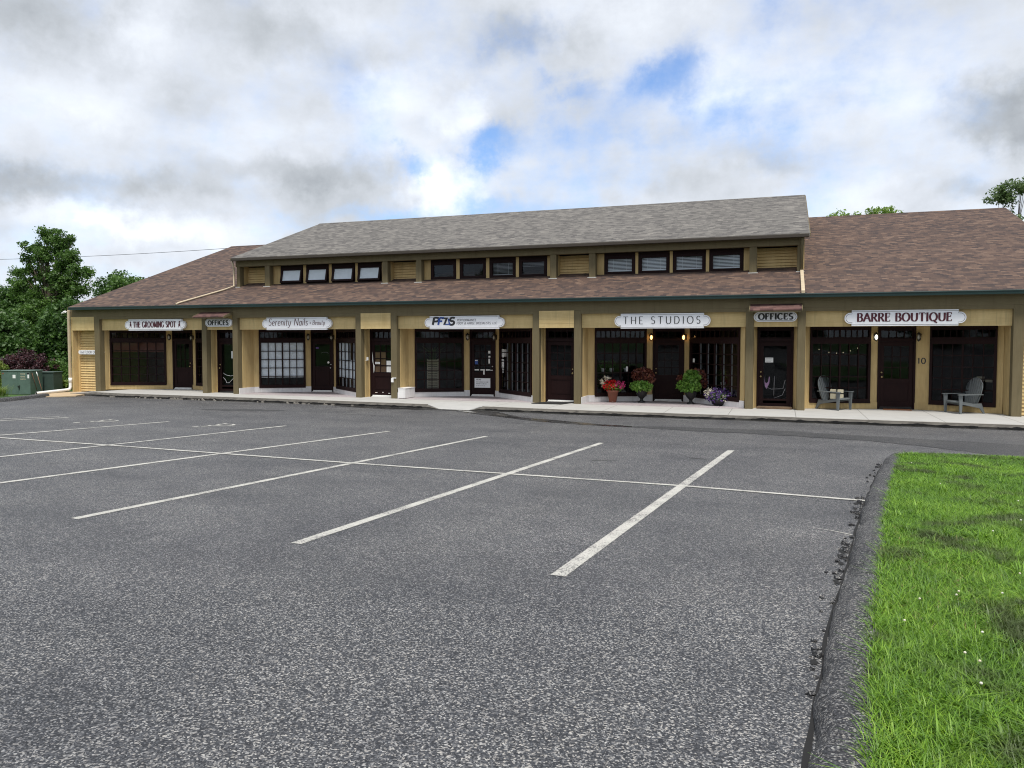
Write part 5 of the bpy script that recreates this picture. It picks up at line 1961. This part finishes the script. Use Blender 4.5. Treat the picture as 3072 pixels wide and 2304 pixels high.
def tree(name, loc, lobes, label, matname='leaf_tree', clumps=240, per=55, crad=.5, leaf=(.10, .2), trunk=(.22, 4.0), cat='tree', group=None, limbs=True, core=None):
    t = empty(name, loc, 0, label, cat, group)
    C = lobes_cloud(lobes, clumps, per, crad)
    if core:
        C = np.concatenate([C, lobes_cloud(core[0], core[1], per, crad * 1.2, .4)], 0)
    C = C[C[:, 2] > 0.05]
    leaf_mesh('crown', C, RNG.uniform(leaf[0], leaf[1], len(C)), matname, t, .2)
    m = MB()
    r, h = trunk
    rnd = random.Random(hash(round(loc[0] * 10 + loc[1])) % 999)
    tp = [(0, 0, -.1), (.08, .05, h * .35), (-.05, -.03, h * .7), (.03, .02, h), (.0, .0, h * 1.45)]
    m.tube(tp, [r * 1.25, r, r * .85, r * .65, r * .2], 8)
    if limbs:
        for l in lobes:
            z0 = min(h * rnd.uniform(.6, 1.1), l[2] * .9)
            mid = (l[0] * .45 + rnd.uniform(-.2, .2), l[1] * .45, (z0 + l[2]) / 2 + .2)
            m.tube([(0, 0, z0), mid, (l[0], l[1], l[2] + l[5] * .3)], [r * .4, r * .24, r * .08], 5)
            for _ in range(3):
                e = (l[0] + rnd.uniform(-.7, .7) * l[3], l[1] + rnd.uniform(-.7, .7) * l[4], l[2] + rnd.uniform(-.4, .8) * l[5])
                m.tube([mid, e], [r * .16, r * .04], 4)
    m.build('trunk', 'bark', t)
    return t


# tall maple at the left; local x runs to the right as seen from the car park
tree('maple_tree', (-45.0, 12.0, -.1), [(0.0, 0, 9.0, .75, .8, .6), (1.25, .2, 8.6, .8, .8, .65), (.6, .3, 8.2, 1.0, .9, .6), (-1.3, 0, 8.3, .75, .8, .5), (1.95, 0, 7.5, .7, .8, .6), (-.5, .2, 7.7, .7, .8, .5), (2.5, 0, 6.5, .8, .9, .65), (1.1, .2, 7.0, .8, .8, .5),
     (-2.6, 0, 6.7, .65, .8, .5), (-1.4, .1, 6.7, .8, .8, .5), (.0, .3, 6.3, .9, .9, .5), (2.7, 0, 5.6, .9, 1.0, .7), (-2.6, 0, 5.4, .8, 1.0, .7), (1.2, .3, 5.6, 1.3, 1.2, .8), (-.8, .3, 5.2, 1.5, 1.2, .9), (0, -.4, 7.4, .9, .5, .9), (-1.6, -.2, 7.5, .5, .5, .4), (1.6, -.3, 6.1, 1.0, .6, .8), (-1.6, -.2, 6.0, .9, .6, .6),
     (0, 0, 4.2, 3.1, 2.0, 1.2), (0, 0, 2.8, 3.5, 2.2, 1.5), (-1.2, 0, 1.5, 3.2, 2.0, 1.2), (2.0, -.2, 1.7, 2.4, 2.0, 1.3)],
     'tall dark green maple with an open pointed crown left of the building', clumps=1150, per=52, crad=.34, leaf=(.09, .17), trunk=(.24, 5.2))
LT = [('leafy_tree', (-52.0, 15, -.1), [(0, 0, 5.2, 2.6, 2.2, 1.4), (-1.6, 0, 4.2, 2.4, 2.2, 1.8), (.8, 0, 3.2, 2.8, 2.4, 1.9), (0, 0, 1.6, 3, 2.4, 1.6)], 'leaf_dark', 'dark tree at the far left edge, behind the tall maple'),
      ('leafy_tree', (-46.2, 19, -.1), [(0, 0, 6.0, 2.6, 2.2, 1.3), (2.6, 0, 5.5, 2.0, 2.0, 1.3), (0, 0, 3.8, 3.6, 2.4, 2.0), (0, 0, 1.8, 3.6, 2.4, 1.9)], 'leaf_dark', 'dark tree filling the gap behind the tall maple'),
      ('leafy_tree', (-39.6, 13.5, -.1), [(-.3, 0, 5.5, 1.5, 1.5, .8), (.9, 0, 5.0, 1.4, 1.4, .9), (0, 0, 3.8, 2.4, 2.0, 1.5), (-.3, 0, 2.0, 2.8, 2.2, 1.9)], 'leaf_tree', 'green tree whose top shows just above the left roof slope'),
      ('leafy_tree', (-36.5, 6.5, -.1), [(0, 0, 3.0, 2.0, 1.6, 1.5), (-.8, 0, 1.8, 2.4, 1.6, 1.6), (.6, 0, 1.4, 2.0, 1.5, 1.4)], 'leaf_dark', 'low dark leafy tree right behind the left building corner'),
      ('leafy_tree', (-40.5, 4.5, -.1), [(0, 0, 2.6, 2.6, 1.6, 1.4), (-1.4, 0, 1.7, 2.4, 1.6, 1.5), (1.2, 0, 1.5, 2.2, 1.5, 1.4)], 'leaf_dark', 'low dark leafy tree above the purple shrub')]
for (nm, loc, lb, mt, lab) in LT:
    tree(nm, loc, lb, lab, mt, clumps=480, per=60, crad=.5, leaf=(.12, .21), trunk=(.18, 2.6), group='trees left of the building')
# crowns that show over the right roof
RT = [((2.7, 18, -.1), [(0, 0, 8.30, .75, .9, .75), (.2, 0, 7.4, 1.3, 1.3, 1.2)], 'leaf_light', 'small light green crown peeping over the ridge next to the raised roof'),
      ((4.4, 18.5, -.1), [(-.8, 0, 8.3, .8, .9, .5), (.2, 0, 8.55, .95, 1.0, .65), (1.0, 0, 8.4, .6, .9, .5), (.2, 0, 7.5, 1.9, 1.3, 1.1)], 'leaf_light', 'broad light green crown peeping over the right ridge'),
      ((8.6, 21, -.1), [(0, 0, 8.25, .8, .8, .55), (0, 0, 7.2, 1.2, 1.2, 1.0)], 'leaf_haze', 'small pale crown just showing over the right ridge'),
      ((10.15, 18, -.1), [(-.2, 0, 9.1, .8, .9, .7), (.55, 0, 9.5, .5, .7, .45), (-.2, 0, 7.9, .8, .9, .6)], 'leaf_haze', 'airy grey green crown standing above the right end of the ridge'),
      ((12.1, 17.0, -.1), [(0, 0, 7.6, .9, 1.0, .8), (.7, 0, 7.0, 1.2, 1.0, .8), (-.2, 0, 6.3, 1.3, 1.0, 1.0)], 'leaf_haze', 'grey green crown at the right edge beside the roof end')]
for (loc, lb, mt, lab) in RT:
    tree('leafy_tree', loc, lb, lab, mt, clumps=80, per=55, crad=.28, leaf=(.08, .15), trunk=(.13, 5.5), group='trees behind the right roof')
# the trees across the road behind the viewer, seen only mirrored in the glass
base_t = tree('leafy_tree', (-34, -62, 1.2), [(0, 0, 8, 4, 3, 2.6), (-2, 0, 5.5, 4.5, 3, 2.6), (2.6, 0, 5.0, 4, 3, 2.6), (0, 0, 2.5, 5, 3, 2.3)], 'dark leafy tree across the car park behind the viewer', 'leaf_dark', clumps=260, per=40, crad=.9, leaf=(.35, .6), trunk=(.3, 4))
base_t['group'] = 'trees behind the viewer'
for i, x in enumerate([-60, -52, -43, -26, -18, -9, 0, 8, 16, 25, 34, 44]):
    c = base_t.copy()
    COL.objects.link(c)
    c.location = (x, -62 + 4 * math.sin(i * 2.1), 1.2)
    c.scale = (1, 1, 1 + .22 * math.sin(i * 1.7))
    c.rotation_euler.z = i * 1.3
    for ch in base_t.children:
        d = ch.copy()
        COL.objects.link(d)
        d.parent = c


def shrub(name, loc, lobes, label, matname, clumps=60, per=40, crad=.18, leaf=(.04, .08), cat='shrub', stems=8):
    t = empty(name, loc, 0, label, cat)
    C = lobes_cloud(lobes, clumps, per, crad, .5)
    C = C[C[:, 2] > 0.0]
    leaf_mesh('foliage', C, RNG.uniform(leaf[0], leaf[1], len(C)), matname, t, .1)
    m = MB()
    rnd = random.Random(len(label))
    for i in range(stems):
        l = lobes[i % len(lobes)]
        m.tube([(rnd.uniform(-.1, .1), 0, -.05), (l[0] * .5, l[1] * .5, l[2] * .6), (l[0] + rnd.uniform(-.5, .5) * l[3], l[1], l[2] + rnd.uniform(0, .8) * l[5])], [.02, .015, .006], 4)
    m.build('stems', 'bark', t)
    return t


shrub('purple_shrub', (-33.9, 1.7, -.15), [(0, 0, 1.3, 1.3, .7, .62), (-1.1, 0, 1.1, .9, .6, .6), (1.0, .1, .95, .7, .6, .5), (0, 0, .6, 1.6, .8, .6)], 'wide dark purple shrub behind the green utility cabinets', 'leaf_purple', 240, 55, .2, (.05, .09))
shrub('green_shrub', (-32.5, 2.3, -.15), [(0, 0, .7, .8, .6, .6), (.5, 0, .5, .6, .5, .5), (-.3, -.1, 1.0, .6, .5, .4)], 'green leafy shrub between the cabinets and the downspout', 'leaf_tree', 120, 45, .2, (.06, .11))
shrub('yellow_shrub', (-30.85, .9, -.15), [(0, 0, .35, .5, .4, .34), (.25, 0, .22, .4, .35, .25)], 'low yellow green plant beside the small dark cabinet', 'leaf_yellow', 50, 45, .14, (.05, .09))
shrub('yellow_shrub', (-34.2, .5, -.15), [(0, 0, .9, .45, .4, .42), (0, 0, .4, .5, .4, .4)], 'yellow green shrub cut off by the left picture edge', 'leaf_yellow', 60, 45, .16, (.05, .09))


def tuft(loc, label):
    t = empty('ornamental_grass', loc, 0, label, 'grass tuft')
    v, f = blades(16, lambda n: (RNG.normal(0, .12, n), RNG.normal(0, .1, n)), (16, 26), (.25, .50), (.010, .018), .05, .9, lambda x, y: 0.0)
    np_mesh('leaves', v, f, 'leaf_yellow', t)


tuft((-29.75, -2.75, -.12), 'tuft of long grass in front of the large green cabinet')

# ---------------------------------------------------------------- utility cabinets
def cabinet(loc, rz, w, d, h, label, matn, doors):
    t = empty('utility_cabinet', loc, rz, label, 'cabinet')
    m = MB()
    m.box(0, w, 0, d, 0, h - .05)
    m.build('body', matn, t, bevel=.012)
    m = MB()
    m.box(-.02, w + .02, -.03, d + .02, h - .05, h)
    m.build('lid', matn, t, bevel=.015)
    if doors:
        m = MB()
        m.box(.01, w * .575, -.012, -.001, .03, h - .07)
        m.build('door', matn, t, bevel=.003)
        m = MB()
        m.box(w * .585, w - .01, -.013, -.001, .03, h - .07)
        m.build('door', matn, t, bevel=.003)
        m = MB()
        m.box(w * .60, w * .64, -.05, -.012, .32, .40)
        m.tube([(w * .56, -.03, .40), (w * .60, -.03, .36), (w * .64, -.03, .42)], .008, 5)
        m.box(w * .615, w * .63, -.03, -.014, .22, .32)
        m.build('handle', 'black_metal', t)
        m = MB()
        m.box(w * .40, w * .50, -.018, -.013, h * .68, h * .82)
        m.build('warning_label', 'paper', t)
        m = MB()
        m.box(w * .915, w * .975, -.019, -.014, h * .68, h * .83)
        m.build('warning_label', 'paper', t)
        m = MB()
        m.box(w * .90, w * .972, -.019, -.014, h * .84, h * .90)
        m.build('dark_label', 'mat_black', t)
        m = MB()
        write(m, 'C443', w * .68, w * .83, h * .83, .055, -.019, .24, .18)
        write(m, '92416', w * .68, w * .83, h * .72, .055, -.019, .24, .18)
        write(m, '2402 24', w * .67, w * .86, h * .62, .045, -.019, .24, .18)
        m.build('stencilled_number', 'cream', t)
        m = MB()
        m.box(.03, .12, -.016, -.0125, h - .16, h - .10)
        m.build('rust_stain', 'rust', t)
        m = MB()
        m.tube([(w + .012, .10, h * .9), (w + .012, .48, .06)], .012, 5)
        m.build('bar', 'rust', t)
    return t


cabinet((-31.43, -1.42, -.21), math.atan2(.39, 1.1), 1.23, .87, 1.05, 'large green steel utility cabinet with white labels at the left corner', 'cabinet_green', True)
cabinet((-31.0, -.15, -.2), R(14), .80, .6, .94, 'smaller dark green cabinet behind the large one', 'cabinet_dark', False)
m = MB()
m.tube([(-29.42, -1.1, -.18), (-29.77, -1.1, .77)], .013, 6)
o = m.build('marker_rod', 'rust')
tag(o, 'thin leaning red and white marker rod beside the large cabinet', 'marker rod')
m = MB()
m.tube([(-29.71, -1.1, .60), (-29.78, -1.1, .79)], .016, 6)
m.build('white_tip', 'white_plastic', o)

# overhead cable
m = MB()
pp = []
for i in range(25):
    t = i / 24
    pp.append((-80 + 64 * t, 22, 9.35 - 1.0 * math.sin(math.pi * t) * .6 + .25 * t))
m.tube(pp, .016, 5)
for t in (.655,):
    x = -80 + 64 * t
    z = 9.35 - .6 * math.sin(math.pi * t) + .25 * t
    m.tube([(x - .15, 22, z), (x - .45, 22, z - .55)], .012, 4)
    m.tube([(x + .15, 22, z), (x + .45, 22, z - .55)], .012, 4)
tag(m.build('overhead_cable', 'mat_black'), 'thin dark utility cable crossing the sky behind the left trees', 'cable')

# ---------------------------------------------------------------- potted plants
def ball(n, c, r):
    q = RNG.normal(size=(n, 3))
    q /= np.linalg.norm(q, axis=1, keepdims=True)
    q *= RNG.random((n, 1)) ** .4
    return q * np.array(r) + np.array(c)


def blossoms(C, size, matname, name, parent):
    """five-petal flowers: a fan of leaf quads at each centre"""
    N = len(C)
    CC = np.repeat(C, 5, 0) + RNG.normal(0, 1, (N * 5, 3)) * size * .35
    return leaf_mesh(name, CC, np.full(N * 5, size) * RNG.uniform(.8, 1.2, N * 5), matname, parent, .3, 1.1)


t = empty('potted_flowers', (-5.45, 1.0, .005), 0, 'terracotta pot of red, pink and cream flowers', 'potted plant')
m = MB(); m.lathe([(.12, 0), (.185, .36), (.205, .36), (.21, .42), (.185, .42), (.17, .36)], n=24); m.build('pot', 'terracotta', t)
leaf_mesh('foliage', ball(500, (.02, 0, .52), (.36, .28, .16)), RNG.uniform(.04, .08, 500), 'leaf_pot', t)
blossoms(ball(170, (-.06, -.06, .58), (.27, .24, .2)), .05, 'petal_red', 'red_flowers', t)
blossoms(ball(90, (.25, -.04, .60), (.20, .2, .14)), .05, 'petal_pink', 'pink_flowers', t)
blossoms(np.concatenate([ball(34, (-.33, -.04, .66), (.12, .14, .2)), ball(14, (-.18, -.02, .82), (.16, .1, .06))]), .05, 'petal_white', 'cream_flowers', t)

URN = [(.13, 0), (.14, .03), (.07, .06), (.05, .10), (.06, .14), (.14, .22), (.20, .33), (.22, .40), (.24, .42), (.21, .43)]
t = empty('planter', (-4.50, 1.25, .005), 0, 'black urn with dark red coleus above bright green leaves', 'potted plant')
m = MB(); m.lathe(URN, n=24); m.build('urn', 'black_metal', t)
leaf_mesh('green_foliage', ball(900, (.0, -.10, .56), (.40, .30, .20)), RNG.uniform(.07, .12, 900), 'leaf_pot', t, droop=1.0)
leaf_mesh('red_foliage', np.concatenate([ball(1100, (.02, .05, .92), (.40, .32, .28)), ball(250, (.26, -.06, .84), (.2, .2, .2))]), RNG.uniform(.06, .11, 1350), 'leaf_coleus', t, droop=.6)
t = empty('planter', (-2.85, 1.25, .005), 0, 'black urn with a tall mound of bright green leaves and dark red tips', 'potted plant')
m = MB(); m.lathe(URN, n=24); m.build('urn', 'black_metal', t)
leaf_mesh('green_foliage', np.concatenate([ball(900, (-.05, -.10, .60), (.42, .30, .22)), ball(800, (.03, -.04, .90), (.30, .26, .24))]), RNG.uniform(.07, .13, 1700), 'leaf_pot', t, droop=1.0)
leaf_mesh('red_foliage', np.concatenate([ball(300, (.12, .12, 1.02), (.34, .2, .16)), ball(180, (.42, .08, .75), (.14, .2, .22)), ball(90, (-.36, .05, .86), (.12, .1, .1))]), RNG.uniform(.06, .11, 570), 'leaf_coleus', t, droop=.6)
t = empty('potted_flowers', (-1.92, .88, .005), 0, 'low dark bowl overflowing with purple and white flowers', 'potted plant')
m = MB(); m.lathe([(.13, 0), (.20, .06), (.25, .16), (.26, .20), (.23, .2)], n=24); m.build('bowl', 'black_metal', t)
leaf_mesh('foliage', ball(450, (0, 0, .30), (.42, .34, .18)), RNG.uniform(.04, .08, 450), 'leaf_pot', t)
blossoms(ball(330, (0, -.05, .34), (.48, .36, .26)), .05, 'petal_purple', 'purple_flowers', t)
blossoms(np.concatenate([ball(60, (-.28, -.1, .42), (.2, .2, .16)), ball(20, (.2, -.15, .25), (.2, .2, .14))]), .04, 'petal_white', 'white_flowers', t)


def window_plant(x, y, z, r, label, matn='leaf_tree', pot='black_metal', ph=.14):
    t = empty('indoor_plant', (x, y, z), 0, label, 'indoor plant')
    m = MB(); m.lathe([(.06, 0), (.085, ph), (.07, ph)], n=12); m.build('pot', pot, t)
    leaf_mesh('foliage', ball(260, (0, 0, ph + r[2]), r), RNG.uniform(.04, .09, 260), matn, t)


def inside(M, u, d=.30):
    p = M @ Vector((u, d, 0))
    return p.x, p.y


Ml, Ll = seg_matrix((-6.31, .95), (-4.26, 2.05))
Mr, Lr = seg_matrix((-3.19, 2.15), (-1.085, .2))
m = MB(); m.M = Ml
m.box(.3, Ll - .2, .2, .42, 1.0, 1.02)
m.build('display_shelf', 'room_dark', B)
for (u, lab) in [(.62, 'leafy plant on the shelf, left of the others in the plant shop window'), (.92, 'small white-potted plant on the shelf, second in the plant shop window'), (1.45, 'leafy plant on the shelf nearest the lit lantern')]:
    x, y = inside(Ml, u)
    window_plant(x, y, 1.02, (.15, .12, .14), lab, pot='white_plastic')
x, y = inside(Ml, .35, .35)
window_plant(x, y, .30, (.25, .2, .2), 'low bushy plant low behind the left corner of the plant shop window', 'leaf_dark')
x, y = inside(Mr, 1.6, .3)
window_plant(x, y, .55, (.12, .1, .22), 'tall plant in a white pot behind the purple flowers', pot='white_plastic', ph=.2)
Mp, Lp = seg_matrix((-13.21, .90), (-11.20, 2.05))
x, y = inside(Mp, .98, .6)
t = empty('indoor_palm', (x, y, 0), 0, 'tall indoor palm behind the louvered shutter', 'indoor plant')
m = MB(); m.lathe([(.13, 0), (.17, .3)], n=14); m.build('pot', 'black_metal', t)
m = MB(); m.tube([(0, 0, .3), (.02, 0, 1.4)], .02, 6); m.build('stem', 'bark', t)
v, f = blades(10, lambda n: (RNG.normal(0, .03, n), RNG.normal(0, .03, n)), (6, 9), (.45, .6), (.03, .05), .02, 1.2, lambda x, y: 1.35)
np_mesh('fronds', v, f, 'leaf_tree', t)
